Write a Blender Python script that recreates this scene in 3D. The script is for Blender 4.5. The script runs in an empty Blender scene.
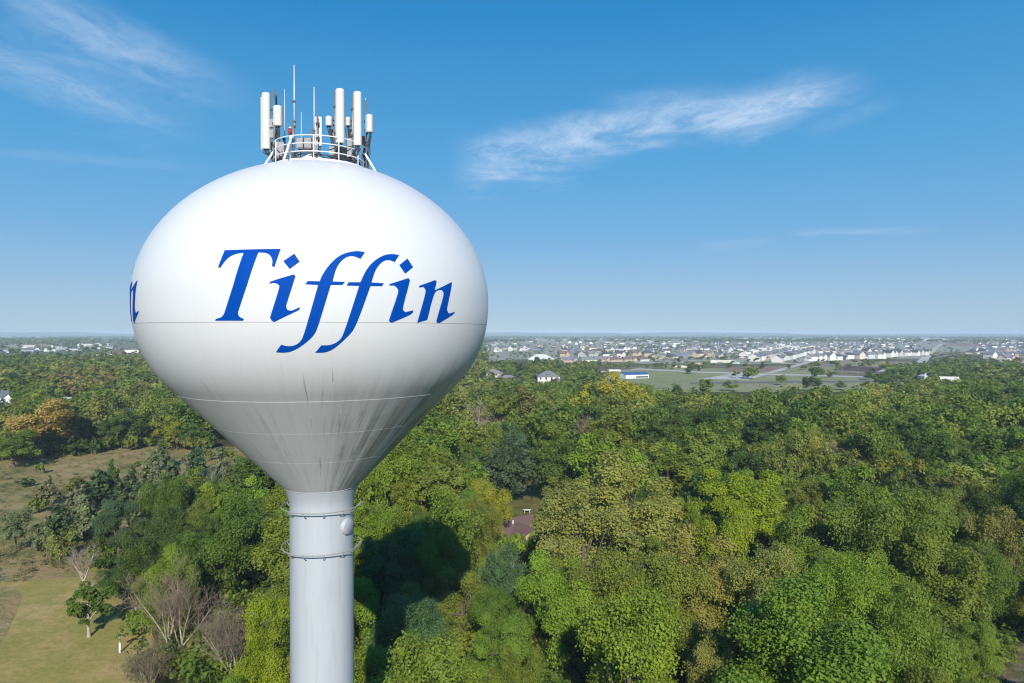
import bpy, bmesh, math, random
import numpy as np
from mathutils import Vector, Matrix, Quaternion, geometry

random.seed(7)
RNG = np.random.default_rng(11)
SC = bpy.context.scene
COL = SC.collection
H = 38.0                      # camera height over the ground
F = 683.0                     # focal length in pixels of a 1024 wide frame
PITCH = math.atan(8.5 / F)
PI = math.pi


# ------------------------------------------------------------------ helpers
NUMW = ['first', 'second', 'third', 'fourth', 'fifth', 'sixth', 'seventh', 'eighth', 'ninth', 'tenth', 'eleventh', 'twelfth', 'thirteenth', 'fourteenth', 'fifteenth',
        'sixteenth', 'seventeenth', 'eighteenth', 'nineteenth', 'twentieth', 'twenty-first', 'twenty-second', 'twenty-third', 'twenty-fourth', 'twenty-fifth', 'twenty-sixth',
        'twenty-seventh', 'twenty-eighth', 'twenty-ninth', 'thirtieth', 'thirty-first', 'thirty-second', 'thirty-third', 'thirty-fourth', 'thirty-fifth', 'thirty-sixth']
def ray(x, y):
    """direction of the photo's point (x, y), camera at (0, 0, H)"""
    u, v = (x - 512) / F, (341.5 - y) / F
    c, s = math.cos(PITCH), math.sin(PITCH)
    return Vector((u, c + v * s, v * c - s))


def gp(x, y, z=0.0):
    """point of the level z seen at (x, y)"""
    d = ray(x, y)
    t = (z - H) / d.z
    return d.x * t, d.y * t


def at_depth(x, y, Y):
    d = ray(x, y)
    t = Y / d.y
    return Vector((d.x * t, Y, H + d.z * t))


def to_px(X, Y, Z=0.0):
    c, s = math.cos(PITCH), math.sin(PITCH)
    z = Z - H
    d = Y * c - z * s
    return 512 + F * X / d, 341.5 - F * (Y * s + z * c) / d


def mesh_np(name, verts, faces_flat, nper, mat, smooth=False, tint=None):
    """mesh from numpy arrays, all faces with nper corners"""
    me = bpy.data.meshes.new(name)
    nv, nf = len(verts), len(faces_flat) // nper
    me.vertices.add(nv)
    me.vertices.foreach_set('co', np.asarray(verts, np.float32).ravel())
    me.loops.add(nf * nper)
    me.loops.foreach_set('vertex_index', np.asarray(faces_flat, np.int32))
    me.polygons.add(nf)
    me.polygons.foreach_set('loop_start', np.arange(0, nf * nper, nper, dtype=np.int32))
    me.polygons.foreach_set('loop_total', np.full(nf, nper, np.int32))
    if smooth:
        me.polygons.foreach_set('use_smooth', np.ones(nf, bool))
    me.update(calc_edges=True)
    if tint is not None:
        a = me.attributes.new('tint', 'FLOAT_COLOR', 'POINT')
        c = np.ones((nv, 4), np.float32)
        c[:, :3] = tint
        a.data.foreach_set('color', c.ravel())
    if mat:
        me.materials.append(mat)
    return me


def link(name, me, parent=None, loc=None):
    o = bpy.data.objects.new(name, me)
    COL.objects.link(o)
    if parent is not None:
        o.parent = parent
    if loc is not None:
        o.location = loc
    return o


class MB:
    """collects simple solids and links them as one mesh object"""

    def __init__(self):
        self.v, self.f, self.sm = [], [], []

    def add(self, vs, fs, smooth=False):
        b = len(self.v)
        self.v += [tuple(p) for p in vs]
        self.f += [tuple(i + b for i in f) for f in fs]
        self.sm += [smooth] * len(fs)
        return self

    def box(self, c, s, rz=0.0, M=None):
        x, y, z = s[0] / 2, s[1] / 2, s[2] / 2
        vs = [Vector((a, b, d)) for a in (-x, x) for b in (-y, y) for d in (-z, z)]
        R = Matrix.Rotation(rz, 3, 'Z') if M is None else M
        vs = [R @ p + Vector(c) for p in vs]
        return self.add(vs, [(0, 1, 3, 2), (4, 6, 7, 5), (0, 4, 5, 1), (2, 3, 7, 6), (0, 2, 6, 4), (1, 5, 7, 3)])

    def tube(self, pts, rad, n=8, caps=True):
        pts = [Vector(p) for p in pts]
        rads = rad if isinstance(rad, (list, tuple)) else [rad] * len(pts)
        vs, fs = [], []
        up = Vector((0, 0, 1))
        for i, p in enumerate(pts):
            d = (pts[min(i + 1, len(pts) - 1)] - pts[max(i - 1, 0)])
            d.normalize()
            a = d.cross(up if abs(d.z) < .95 else Vector((1, 0, 0)))
            a.normalize()
            b = d.cross(a)
            for k in range(n):
                t = 2 * PI * k / n
                vs.append(p + (a * math.cos(t) + b * math.sin(t)) * rads[i])
        for i in range(len(pts) - 1):
            for k in range(n):
                k2 = (k + 1) % n
                fs.append((i * n + k, i * n + k2, (i + 1) * n + k2, (i + 1) * n + k))
        self.add(vs, fs, True)
        if caps:
            b = len(self.v) - len(vs)
            self.f.append(tuple(b + k for k in range(n))[::-1])
            self.f.append(tuple(b + (len(pts) - 1) * n + k for k in range(n)))
            self.sm += [False, False]
        return self

    def ring(self, c, R, rad, n=64, m=8):
        vs, fs = [], []
        for i in range(n):
            a = 2 * PI * i / n
            for k in range(m):
                t = 2 * PI * k / m
                r = R + rad * math.cos(t)
                vs.append((c[0] + r * math.cos(a), c[1] + r * math.sin(a), c[2] + rad * math.sin(t)))
        for i in range(n):
            for k in range(m):
                fs.append((i * m + k, ((i + 1) % n) * m + k, ((i + 1) % n) * m + (k + 1) % m, i * m + (k + 1) % m))
        return self.add(vs, fs, True)

    def lathe(self, prof, n=48, c=(0, 0, 0)):
        vs, fs = [], []
        for r, z in prof:
            for k in range(n):
                a = 2 * PI * k / n
                vs.append((c[0] + r * math.cos(a), c[1] + r * math.sin(a), c[2] + z))
        for i in range(len(prof) - 1):
            for k in range(n):
                k2 = (k + 1) % n
                fs.append((i * n + k, i * n + k2, (i + 1) * n + k2, (i + 1) * n + k))
        return self.add(vs, fs, True)

    def mesh(self, name, mat):
        me = bpy.data.meshes.new(name)
        me.from_pydata(self.v, [], self.f)
        me.polygons.foreach_set('use_smooth', self.sm)
        me.materials.append(mat)
        me.update()
        return me

    def build(self, name, mat, parent=None, loc=None):
        return link(name, self.mesh(name, mat), parent, loc)


def tag(o, label=None, cat=None, group=None, kind=None):
    if label:
        o['label'] = label
    if cat:
        o['category'] = cat
    if group:
        o['group'] = group
    if kind:
        o['kind'] = kind
    return o


def empty(name, loc, rz=0.0):
    o = bpy.data.objects.new(name, None)
    COL.objects.link(o)
    o.location = loc
    o.rotation_euler = (0, 0, rz)
    o.empty_display_size = 0.5
    return o


# ------------------------------------------------------------------ materials
class NT:
    def __init__(self, nt):
        self.nt = nt

    def n(self, typ, **kw):
        nd = self.nt.nodes.new(typ)
        ins = kw.pop('ins', {})
        for k, v in kw.items():
            setattr(nd, k, v)
        for k, v in ins.items():
            if hasattr(v, 'is_output'):
                self.nt.links.new(v, nd.inputs[k])
            else:
                nd.inputs[k].default_value = v
        return nd

    def math(self, op, a, b=0.0, c=None, clamp=False):
        ins = {0: a, 1: b}
        if c is not None:
            ins[2] = c
        nd = self.n('ShaderNodeMath', operation=op, ins=ins)
        nd.use_clamp = clamp
        return nd.outputs[0]

    def mix(self, f, a, b, blend='MIX'):
        nd = self.n('ShaderNodeMix', data_type='RGBA', blend_type=blend)
        for i, v in ((0, f), (6, a), (7, b)):
            if hasattr(v, 'is_output'):
                self.nt.links.new(v, nd.inputs[i])
            else:
                nd.inputs[i].default_value = v if i == 0 or len(v) == 4 else (*v, 1)
        return nd.outputs[2]

    def ramp(self, f, lo, hi, smooth=True):
        nd = self.n('ShaderNodeMapRange', interpolation_type='SMOOTHSTEP' if smooth else 'LINEAR',
                    ins={0: f, 1: lo, 2: hi, 3: 0.0, 4: 1.0})
        return nd.outputs[0]

    def noise(self, vec, scale, detail=4, rough=.55, dist=0.0):
        ins = {'Scale': scale, 'Detail': detail, 'Roughness': rough, 'Distortion': dist}
        if vec is not None:
            ins['Vector'] = vec
        return self.n('ShaderNodeTexNoise', ins=ins).outputs[0]

    def vscale(self, vec, s):
        return self.n('ShaderNodeVectorMath', operation='MULTIPLY', ins={0: vec, 1: s}).outputs[0]


def new_mat(name):
    m = bpy.data.materials.new(name)
    m.use_nodes = True
    m.node_tree.nodes.clear()
    t = NT(m.node_tree)
    out = t.n('ShaderNodeOutputMaterial')
    return m, t, out


def simple_mat(name, col, rough=.6, metal=0.0, var=.12, scale=3.0, spec=.4):
    m, t, out = new_mat(name)
    tc = t.n('ShaderNodeTexCoord')
    nz = t.noise(tc.outputs['Object'], scale, 5)
    c = t.mix(nz, tuple(v * (1 - var) for v in col), tuple(min(1, v * (1 + var)) for v in col))
    b = t.n('ShaderNodeBsdfPrincipled', ins={'Base Color': c, 'Roughness': rough, 'Metallic': metal, 'Specular IOR Level': spec})
    t.nt.links.new(b.outputs[0], out.inputs[0])
    return m


def tint_mat(name, source, rough=.7, var=.15, scale=.6, spec=.3, tile=None):
    """material that takes its colour from the object's own tint"""
    m, t, out = new_mat(name)
    tc = t.n('ShaderNodeTexCoord')
    at = t.n('ShaderNodeAttribute', attribute_type=source, attribute_name='tint')
    nz = t.noise(tc.outputs['Object'], scale, 4)
    k = t.math('MULTIPLY_ADD', nz, 2 * var, 1 - var)
    if tile:
        w = t.n('ShaderNodeTexWave', wave_type='BANDS', bands_direction='Z', ins={'Vector': tc.outputs['Object'], 'Scale': tile, 'Distortion': .4})
        k = t.math('MULTIPLY', k, t.math('MULTIPLY_ADD', w.outputs[1], .16, .9))
    c = t.n('ShaderNodeVectorMath', operation='SCALE', ins={0: at.outputs['Color'], 3: k}).outputs[0]
    b = t.n('ShaderNodeBsdfPrincipled', ins={'Base Color': c, 'Roughness': rough, 'Specular IOR Level': spec})
    t.nt.links.new(b.outputs[0], out.inputs[0])
    return m


def leaf_mat(name, source, per_leaf=.05, clump=.22, cs=.33, trans=.46):
    """leaves: tint from the tree, light and dark leaves, sprays of other hue"""
    m, t, out = new_mat(name)
    geo = t.n('ShaderNodeNewGeometry')
    tc = t.n('ShaderNodeTexCoord')
    at = t.n('ShaderNodeAttribute', attribute_type=source, attribute_name='tint')
    rnd = geo.outputs['Random Per Island']
    nz = t.noise(tc.outputs['Object'], cs, 3)
    k = t.math('ADD', t.math('MULTIPLY_ADD', rnd, 2 * per_leaf, 1 - per_leaf),
               t.math('MULTIPLY_ADD', nz, 2 * clump, -clump))
    c = t.n('ShaderNodeVectorMath', operation='SCALE', ins={0: at.outputs['Color'], 3: k}).outputs[0]
    warm = t.n('ShaderNodeVectorMath', operation='MULTIPLY', ins={0: c, 1: (1.12, 1.07, .85)}).outputs[0]
    n2 = t.noise(tc.outputs['Object'], cs * 1.7, 2)
    c = t.mix(t.math('MULTIPLY', t.ramp(n2, .48, .68), .75), c, warm)
    b = t.n('ShaderNodeBsdfPrincipled', ins={'Base Color': c, 'Roughness': .6, 'Specular IOR Level': .16})
    tr = t.n('ShaderNodeBsdfTranslucent', ins={'Color': t.n('ShaderNodeVectorMath', operation='MULTIPLY', ins={0: c, 1: (1.1 * trans, 1.2 * trans, .55 * trans)}).outputs[0]})
    mx = t.n('ShaderNodeAddShader', ins={0: b.outputs[0], 1: tr.outputs[0]})
    t.nt.links.new(mx.outputs[0], out.inputs[0])
    return m


def bark_mat(name, col, var=.35):
    m, t, out = new_mat(name)
    tc = t.n('ShaderNodeTexCoord')
    v = t.vscale(tc.outputs['Object'], (3, 3, .8))
    nz = t.noise(v, 2.2, 6, .65)
    c = t.mix(nz, tuple(x * (1 - var) for x in col), tuple(x * (1 + var) for x in col))
    b = t.n('ShaderNodeBsdfPrincipled', ins={'Base Color': c, 'Roughness': .85, 'Specular IOR Level': .2})
    bp = t.n('ShaderNodeBump', ins={'Strength': .5, 'Distance': .05, 'Height': nz})
    t.nt.links.new(bp.outputs[0], b.inputs['Normal'])
    t.nt.links.new(b.outputs[0], out.inputs[0])
    return m


def ground_mat(name, cols, scales, rough=.95, bump=.4):
    """blends a list of colours by noises of the given scales (world metres)"""
    m, t, out = new_mat(name)
    geo = t.n('ShaderNodeNewGeometry')
    pos = geo.outputs['Position']
    c = (*cols[0], 1)
    for i, (col, s) in enumerate(zip(cols[1:], scales)):
        off = t.n('ShaderNodeVectorMath', operation='ADD', ins={0: pos, 1: (i * 131.0, i * 57.0, 0)}).outputs[0]
        f = t.ramp(t.noise(off, s, 6, .6), .42, .62)
        c = t.mix(f, c, col)
    fine = t.noise(pos, 1.4, 5, .7)
    k = t.math('MULTIPLY_ADD', fine, .9, .55)
    c = t.n('ShaderNodeVectorMath', operation='SCALE', ins={0: c, 3: k}).outputs[0]
    b = t.n('ShaderNodeBsdfPrincipled', ins={'Base Color': c, 'Roughness': rough, 'Specular IOR Level': .15})
    if bump:
        bp = t.n('ShaderNodeBump', ins={'Strength': bump, 'Distance': .3, 'Height': fine})
        t.nt.links.new(bp.outputs[0], b.inputs['Normal'])
    t.nt.links.new(b.outputs[0], out.inputs[0])
    return m


def tank_mat(column=False):
    """white tank paint: rain streaks and mildew that run down the lower cone"""
    m, t, out = new_mat('column_paint' if column else 'tank_paint')
    tc = t.n('ShaderNodeTexCoord')
    sep = t.n('ShaderNodeSeparateXYZ', ins={0: tc.outputs['Object']})
    X, Y, Z = sep.outputs
    az = t.math('ARCTAN2', X, t.math('MULTIPLY', Y, -1.0))          # 0 towards -Y, + towards +X
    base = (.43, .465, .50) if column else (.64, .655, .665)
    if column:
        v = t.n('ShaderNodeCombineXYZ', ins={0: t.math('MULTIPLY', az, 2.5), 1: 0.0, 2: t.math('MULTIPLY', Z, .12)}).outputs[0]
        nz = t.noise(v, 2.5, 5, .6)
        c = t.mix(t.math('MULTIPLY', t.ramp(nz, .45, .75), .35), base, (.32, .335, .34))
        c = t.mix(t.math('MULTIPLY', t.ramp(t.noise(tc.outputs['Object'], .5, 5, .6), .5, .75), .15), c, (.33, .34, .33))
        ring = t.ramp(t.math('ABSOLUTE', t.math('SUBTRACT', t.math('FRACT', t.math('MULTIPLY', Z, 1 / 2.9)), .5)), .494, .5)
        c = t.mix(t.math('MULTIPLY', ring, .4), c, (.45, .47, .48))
    else:
        zz = Z                                                       # object origin at eye level
        def streak(freq, zf, seed, lo, hi, det=5):
            v = t.n('ShaderNodeCombineXYZ', ins={0: t.math('MULTIPLY', az, freq), 1: seed, 2: t.math('MULTIPLY', zz, zf)}).outputs[0]
            return t.ramp(t.noise(v, 1.0, det, .62), lo, hi)
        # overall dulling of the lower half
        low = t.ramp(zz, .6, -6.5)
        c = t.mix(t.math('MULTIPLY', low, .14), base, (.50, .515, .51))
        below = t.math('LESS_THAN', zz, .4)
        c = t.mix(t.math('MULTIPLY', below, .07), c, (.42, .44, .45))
        # fine pale streaks all over
        c = t.mix(t.math('MULTIPLY', streak(26, .12, 3.1, .5, .78), t.math('MULTIPLY_ADD', low, .34, .06)), c, (.5, .51, .48))
        c = t.mix(t.math('MULTIPLY', streak(60, .2, 9.4, .52, .75), t.math('MULTIPLY_ADD', low, .30, .04)), c, (.36, .37, .34))
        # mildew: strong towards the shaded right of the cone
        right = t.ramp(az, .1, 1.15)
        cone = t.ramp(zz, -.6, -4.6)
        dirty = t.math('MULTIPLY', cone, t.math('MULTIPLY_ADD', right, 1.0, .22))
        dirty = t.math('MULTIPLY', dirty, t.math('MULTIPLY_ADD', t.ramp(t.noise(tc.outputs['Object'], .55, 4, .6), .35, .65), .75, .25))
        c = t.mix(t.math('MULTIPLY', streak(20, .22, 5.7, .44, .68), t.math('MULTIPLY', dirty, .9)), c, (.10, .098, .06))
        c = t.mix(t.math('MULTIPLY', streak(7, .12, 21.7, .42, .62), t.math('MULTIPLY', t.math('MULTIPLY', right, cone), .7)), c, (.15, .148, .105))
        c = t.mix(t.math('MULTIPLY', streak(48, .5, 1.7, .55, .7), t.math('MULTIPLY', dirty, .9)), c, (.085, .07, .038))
        # a few dark runs
        runs = t.math('MULTIPLY', streak(30, .42, 14.2, .62, .70), t.math('MULTIPLY', t.ramp(zz, -.4, -2.6), t.ramp(az, -.75, .1)))
        c = t.mix(t.math('MULTIPLY', runs, .75), c, (.16, .17, .09))
        seam = t.ramp(t.math('ABSOLUTE', t.math('SUBTRACT', t.math('FRACT', t.math('MULTIPLY_ADD', az, 16 / (2 * PI), .37)), .5)), .4965, .5)
        c = t.mix(t.math('MULTIPLY', seam, .12), c, (.45, .46, .46))
    bb = t.n('ShaderNodeBsdfPrincipled', ins={'Base Color': c, 'Roughness': .36, 'Specular IOR Level': .5})
    wav = t.noise(tc.outputs['Object'], 1.1, 3)
    bp = t.n('ShaderNodeBump', ins={'Strength': .12, 'Distance': .02, 'Height': wav})
    t.nt.links.new(bp.outputs[0], bb.inputs['Normal'])
    t.nt.links.new(bb.outputs[0], out.inputs[0])
    return m


M = {
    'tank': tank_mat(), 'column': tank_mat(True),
    'blue': simple_mat('letter_blue', (.0, .058, .345), .6, var=.06, scale=.8, spec=.05),
    'seam': simple_mat('weld_paint', (.46, .47, .46), .5, var=.1, scale=4),
    'cover': simple_mat('cover_paint', (.40, .42, .45), .55, var=.1),
    'seam_grey': simple_mat('weld_grey', (.27, .28, .28), .6, var=.1, scale=4),
    'steel_white': simple_mat('white_steel', (.78, .79, .79), .4, var=.06),
    'radome': simple_mat('radome_plastic', (.60, .59, .55), .5, var=.05),
    'galv': simple_mat('galvanised', (.24, .25, .26), .5, .5, var=.2),
    'dark': simple_mat('dark_clamp', (.05, .05, .055), .5, .2, var=.3),
    'cable': simple_mat('black_cable', (.075, .078, .08), .55),
    'unit': simple_mat('radio_grey', (.30, .30, .30), .5, var=.2),
    'redlamp': simple_mat('red_glass', (.38, .02, .01), .3),
    'whip': simple_mat('whip_fibreglass', (.6, .63, .66), .45),
    'leaf': leaf_mat('leaf', 'OBJECT'),
    'leaf_far': leaf_mat('leaf_far', 'GEOMETRY', per_leaf=.07, clump=.22, cs=.08, trans=.5),
    'needle': leaf_mat('needle', 'OBJECT', per_leaf=.3, clump=.2, trans=.3),
    'bark': bark_mat('bark', (.11, .085, .06)),
    'bark_pale': bark_mat('bark_pale', (.36, .32, .27), .25),
    'twig': tint_mat('twig', 'OBJECT', .85, .25, 1.2, .15),
    'floor': ground_mat('forest_floor', [(.045, .05, .02), (.07, .06, .03), (.03, .04, .015)], [.15, .4]),
    'mown': ground_mat('mown_grass', [(.33, .265, .08), (.23, .22, .055), (.40, .30, .12), (.28, .25, .07)], [.06, .11, .35], bump=.3),
    'meadow': ground_mat('meadow_grass', [(.20, .18, .055), (.30, .22, .09), (.13, .15, .045), (.32, .25, .105)], [.045, .09, .2], bump=.8),
    'tan_grass': ground_mat('tan_grass', [(.31, .22, .10), (.36, .27, .13), (.22, .20, .07)], [.1, .25], bump=.8),
    'lawn': ground_mat('lawn_grass', [(.13, .14, .035), (.2, .16, .055), (.09, .11, .025)], [.1, .3]),
    'soil': ground_mat('soil', [(.28, .23, .165), (.33, .27, .2), (.21, .165, .12)], [.03, .08]),
    'scrub': ground_mat('scrubby_earth', [(.15, .12, .075), (.085, .09, .035), (.2, .165, .11)], [.25, .6], bump=.8),
    'dark_soil': ground_mat('dark_soil', [(.075, .055, .043), (.1, .075, .055)], [.02]),
    'red_soil': ground_mat('red_soil', [(.27, .17, .12), (.22, .15, .10)], [.02]),
    'park': ground_mat('park_grass', [(.25, .26, .125), (.31, .285, .16), (.21, .235, .10)], [.012, .05]),
    'stubble': ground_mat('stubble', [(.34, .27, .165), (.28, .23, .14)], [.01]),
    'concrete': ground_mat('pale_concrete', [(.5, .48, .44), (.42, .41, .38)], [.03], .85, 0),
    'asphalt': ground_mat('asphalt_grey', [(.14, .14, .14), (.19, .185, .18)], [.05], .9, 0),
    'town': ground_mat('lawns_and_pavement', [(.17, .175, .085), (.34, .32, .27), (.12, .14, .05), (.42, .40, .36)], [.02, .035, .05], bump=0),
    'siding': tint_mat('siding', 'OBJECT', .7, .06, .8, .3, tile=1.2),
    'shingle': tint_mat('shingle', 'OBJECT', .85, .18, 1.3, .2),
    'window': simple_mat('window_glass', (.04, .05, .065), .12, spec=.6),
    'trim': simple_mat('white_trim', (.75, .75, .73), .5),
    'far_house': tint_mat('far_house_paint', 'GEOMETRY', .75, .1, .05, .2),
}


def wide_ground():
    """the land: woods floor near, patchwork of crops far away"""
    m, t, out = new_mat('land')
    geo = t.n('ShaderNodeNewGeometry')
    pos = geo.outputs['Position']
    sep = t.n('ShaderNodeSeparateXYZ', ins={0: pos})
    fine = t.noise(pos, .9, 6, .65)
    near = t.mix(t.ramp(t.noise(pos, .12, 5), .4, .65), (.05, .052, .02), (.085, .07, .035))
    vor = t.n('ShaderNodeTexVoronoi', ins={'Vector': t.vscale(pos, (.0011, .0016, 0)), 'Scale': 1.0})
    hue = t.n('ShaderNodeSeparateColor', ins={0: vor.outputs['Color']}).outputs[0]
    crop = t.mix(t.ramp(hue, .35, .6), (.075, .095, .035), (.26, .21, .125))
    mid = t.mix(t.ramp(t.noise(pos, .006, 6), .42, .6), (.085, .1, .038), (.18, .15, .09))
    mid = t.mix(t.ramp(t.noise(pos, .03, 5), .52, .7), mid, (.25, .21, .16))
    c = t.mix(t.ramp(sep.outputs[1], 420, 620), near, mid)
    c = t.mix(t.ramp(sep.outputs[1], 2200, 3600), c, crop)
    c = t.n('ShaderNodeVectorMath', operation='SCALE', ins={0: c, 3: t.math('MULTIPLY_ADD', fine, .7, .65)}).outputs[0]
    b = t.n('ShaderNodeBsdfPrincipled', ins={'Base Color': c, 'Roughness': .95, 'Specular IOR Level': .1})
    t.nt.links.new(b.outputs[0], out.inputs[0])
    return m


# ------------------------------------------------------------------ camera, light, sky
cam = bpy.data.cameras.new('camera')
cam.sensor_width = 36
cam.lens = 36 * F / 1024
cam.clip_start = .1
cam.clip_end = 60000
co = bpy.data.objects.new('camera', cam)
COL.objects.link(co)
co.location = (0, 0, H)
co.rotation_euler = (PI / 2 - PITCH, 0, 0)
SC.camera = co

LIGHT = Vector((-.075, 1.0, -.58)).normalized()
sun = bpy.data.lights.new('sun', 'SUN')
sun.energy = 3.65
sun.angle = math.radians(.5)
sun.color = (1.0, .945, .86)
so = bpy.data.objects.new('sun', sun)
COL.objects.link(so)
so.rotation_mode = 'QUATERNION'
so.rotation_quaternion = LIGHT.to_track_quat('-Z', 'Y')
ELEV = math.asin(-LIGHT.z)

W = bpy.data.worlds.new('World')
SC.world = W
W.use_nodes = True
W.node_tree.nodes.clear()
t = NT(W.node_tree)
wo = t.n('ShaderNodeOutputWorld')
sky = t.n('ShaderNodeTexSky', sky_type='NISHITA')
sky.sun_disc = False
sky.sun_elevation = ELEV
sky.sun_rotation = math.atan2(-LIGHT.x, -LIGHT.y)
sky.altitude = 200
sky.air_density = 1.0
sky.dust_density = 0.0
sky.ozone_density = 3.0
tc = t.n('ShaderNodeTexCoord')
dv = tc.outputs['Generated']
s3 = t.n('ShaderNodeSeparateXYZ', ins={0: dv})
dx, dy, dz = s3.outputs
front = t.math('GREATER_THAN', dy, .05)
sy = t.math('MAXIMUM', dy, .05)
A = t.math('DIVIDE', dx, sy)                # bearing
E_ = t.math('DIVIDE', dz, sy)               # height
sz = t.math('MAXIMUM', dz, .03)
cloud_plane = t.n('ShaderNodeCombineXYZ', ins={0: t.math('DIVIDE', dx, sz), 1: t.math('DIVIDE', dy, sz), 2: 0.0}).outputs[0]
warp = t.n('ShaderNodeVectorMath', operation='SCALE', ins={0: t.n('ShaderNodeTexNoise', ins={'Vector': cloud_plane, 'Scale': 1.6, 'Detail': 4}).outputs[1], 3: .5}).outputs[0]
cpw = t.n('ShaderNodeVectorMath', operation='ADD', ins={0: cloud_plane, 1: warp}).outputs[0]


def streak(a0, e0, a1, e1, half, taper=.4, power=1.0):
    """soft band of cloud from one bearing/height to another"""
    L = math.hypot(a1 - a0, e1 - e0)
    ux, uy = (a1 - a0) / L, (e1 - e0) / L
    da, de = t.math('SUBTRACT', A, a0), t.math('SUBTRACT', E_, e0)
    al = t.math('DIVIDE', t.math('ADD', t.math('MULTIPLY', da, ux), t.math('MULTIPLY', de, uy)), L)
    pr = t.math('ADD', t.math('MULTIPLY', da, -uy), t.math('MULTIPLY', de, ux))
    wob = t.math('MULTIPLY_ADD', t.noise(cpw, 1.1, 3), half * 2.2, -half * 1.1)
    pr = t.math('ABSOLUTE', t.math('ADD', pr, wob))
    across = t.ramp(pr, half, half * .1)
    along = t.math('MULTIPLY', t.ramp(al, -.08, taper * .6), t.ramp(al, 1.08, 1 - taper))
    return t.math('MULTIPLY', across, along)


def px_dir(x, y):
    return (x - 512) / F, (333 - y) / F


def band(x0, y0, x1, y1, half, strength, taper=.4):
    return t.math('MULTIPLY', streak(*px_dir(x0, y0), *px_dir(x1, y1), half / F, taper), strength)


bands = [band(458, 166, 620, 140, 34, .75, .45), band(530, 148, 860, 80, 30, .95, .28), band(600, 122, 850, 92, 44, .5, .4), band(700, 112, 850, 76, 36, .75, .4),
         band(0, -25, 255, 104, 42, .55, .5), band(-60, 40, 210, 136, 32, .48, .5), band(-20, 0, 230, 120, 80, .26, .5),
         band(790, 232, 945, 230, 6, .28), band(700, 248, 780, 240, 8, .18), band(800, 135, 900, 100, 14, .16), band(-20, 150, 230, 172, 10, .12)]
cm = bands[0]
for b_ in bands[1:]:
    cm = t.math('MAXIMUM', cm, b_)
rip = t.n('ShaderNodeMapping', ins={0: cpw})
rip.inputs['Rotation'].default_value = (0, 0, .9)
rip.inputs['Scale'].default_value = (9, 3.5, 1)
fib = t.math('ADD', t.math('MULTIPLY', t.noise(cpw, 2.2, 8, .66), .74), t.math('MULTIPLY', t.noise(rip.outputs[0], 2.0, 5, .6), .3))
cm = t.math('MULTIPLY', cm, t.ramp(fib, .26, .78))
cm = t.math('MULTIPLY', cm, front)
hs = t.n('ShaderNodeHueSaturation', ins={'Saturation': 1.18, 'Value': 1.0, 'Color': sky.outputs[0]})
grade = t.n('ShaderNodeVectorMath', operation='MULTIPLY', ins={0: hs.outputs[0], 1: (.92, 1.0, 1.06)}).outputs[0]
cr_ = t.n('ShaderNodeValToRGB', ins={0: dz})
el = cr_.color_ramp.elements
stops = [(0.0, (.33, .475, .645)), (.06, (.28, .45, .655)), (.14, (.165, .40, .675)), (.24, (.09, .36, .665)), (.42, (.024, .25, .575)), (.75, (.02, .15, .42)), (1.0, (.015, .12, .36))]
el[0].position, el[0].color = stops[0][0], (*[v for v in stops[0][1]], 1)
el[1].position, el[1].color = stops[-1][0], (*[v for v in stops[-1][1]], 1)
for p_, c_ in stops[1:-1]:
    e_ = el.new(p_)
    e_.color = (*c_, 1)
clear = t.n('ShaderNodeVectorMath', operation='SCALE', ins={0: cr_.outputs[0], 3: 1 / (.12 * 1.516)}).outputs[0]
grade = t.mix(.92, grade, clear)
skyc = t.mix(cm, grade, (3.6, 4.3, 5.3, 1))
bg = t.n('ShaderNodeBackground', ins={'Color': skyc, 'Strength': .12})
t.nt.links.new(bg.outputs[0], wo.inputs[0])

SC.view_settings.view_transform = 'Standard'
SC.view_settings.look = 'None'
SC.view_settings.exposure = 0.6
SC.view_settings.gamma = 1.0
SC.render.engine = 'CYCLES'
SC.cycles.use_denoising = True
SC.cycles.denoiser = 'OPENIMAGEDENOISE'
SC.cycles.denoising_input_passes = 'RGB_ALBEDO_NORMAL'
SC.cycles.denoising_prefilter = 'NONE'
SC.cycles.max_bounces = 6
SC.cycles.diffuse_bounces = 3
SC.cycles.glossy_bounces = 2
SC.cycles.transmission_bounces = 3
SC.cycles.volume_bounces = 0
SC.cycles.use_adaptive_sampling = False
SC.cycles.sample_clamp_indirect = 6
SC.render.filter_size = 1.2 if hasattr(SC.render, 'filter_size') else 1.5
SC.cycles.filter_width = 1.2

# ------------------------------------------------------------------ the land
g = 21000.0
gme = bpy.data.meshes.new('ground')
gme.from_pydata([(-g, -g, 0), (g, -g, 0), (g, g, 0), (-g, g, 0)], [], [(0, 1, 2, 3)])
gme.materials.append(wide_ground())
tag(link('ground', gme), kind='structure')


def sheet(name, px, mat, z):
    """a flat patch of land whose outline runs through these points of the ground"""
    pts = [gp(x, y) for x, y in px]
    me = bpy.data.meshes.new(name)
    me.from_pydata([(a, b, z) for a, b in pts], [], [tuple(range(len(pts)))])
    me.materials.append(mat)
    me.update()
    if me.polygons[0].normal.z < 0:
        me.flip_normals()
    return tag(link(name, me), kind='structure')


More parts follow.
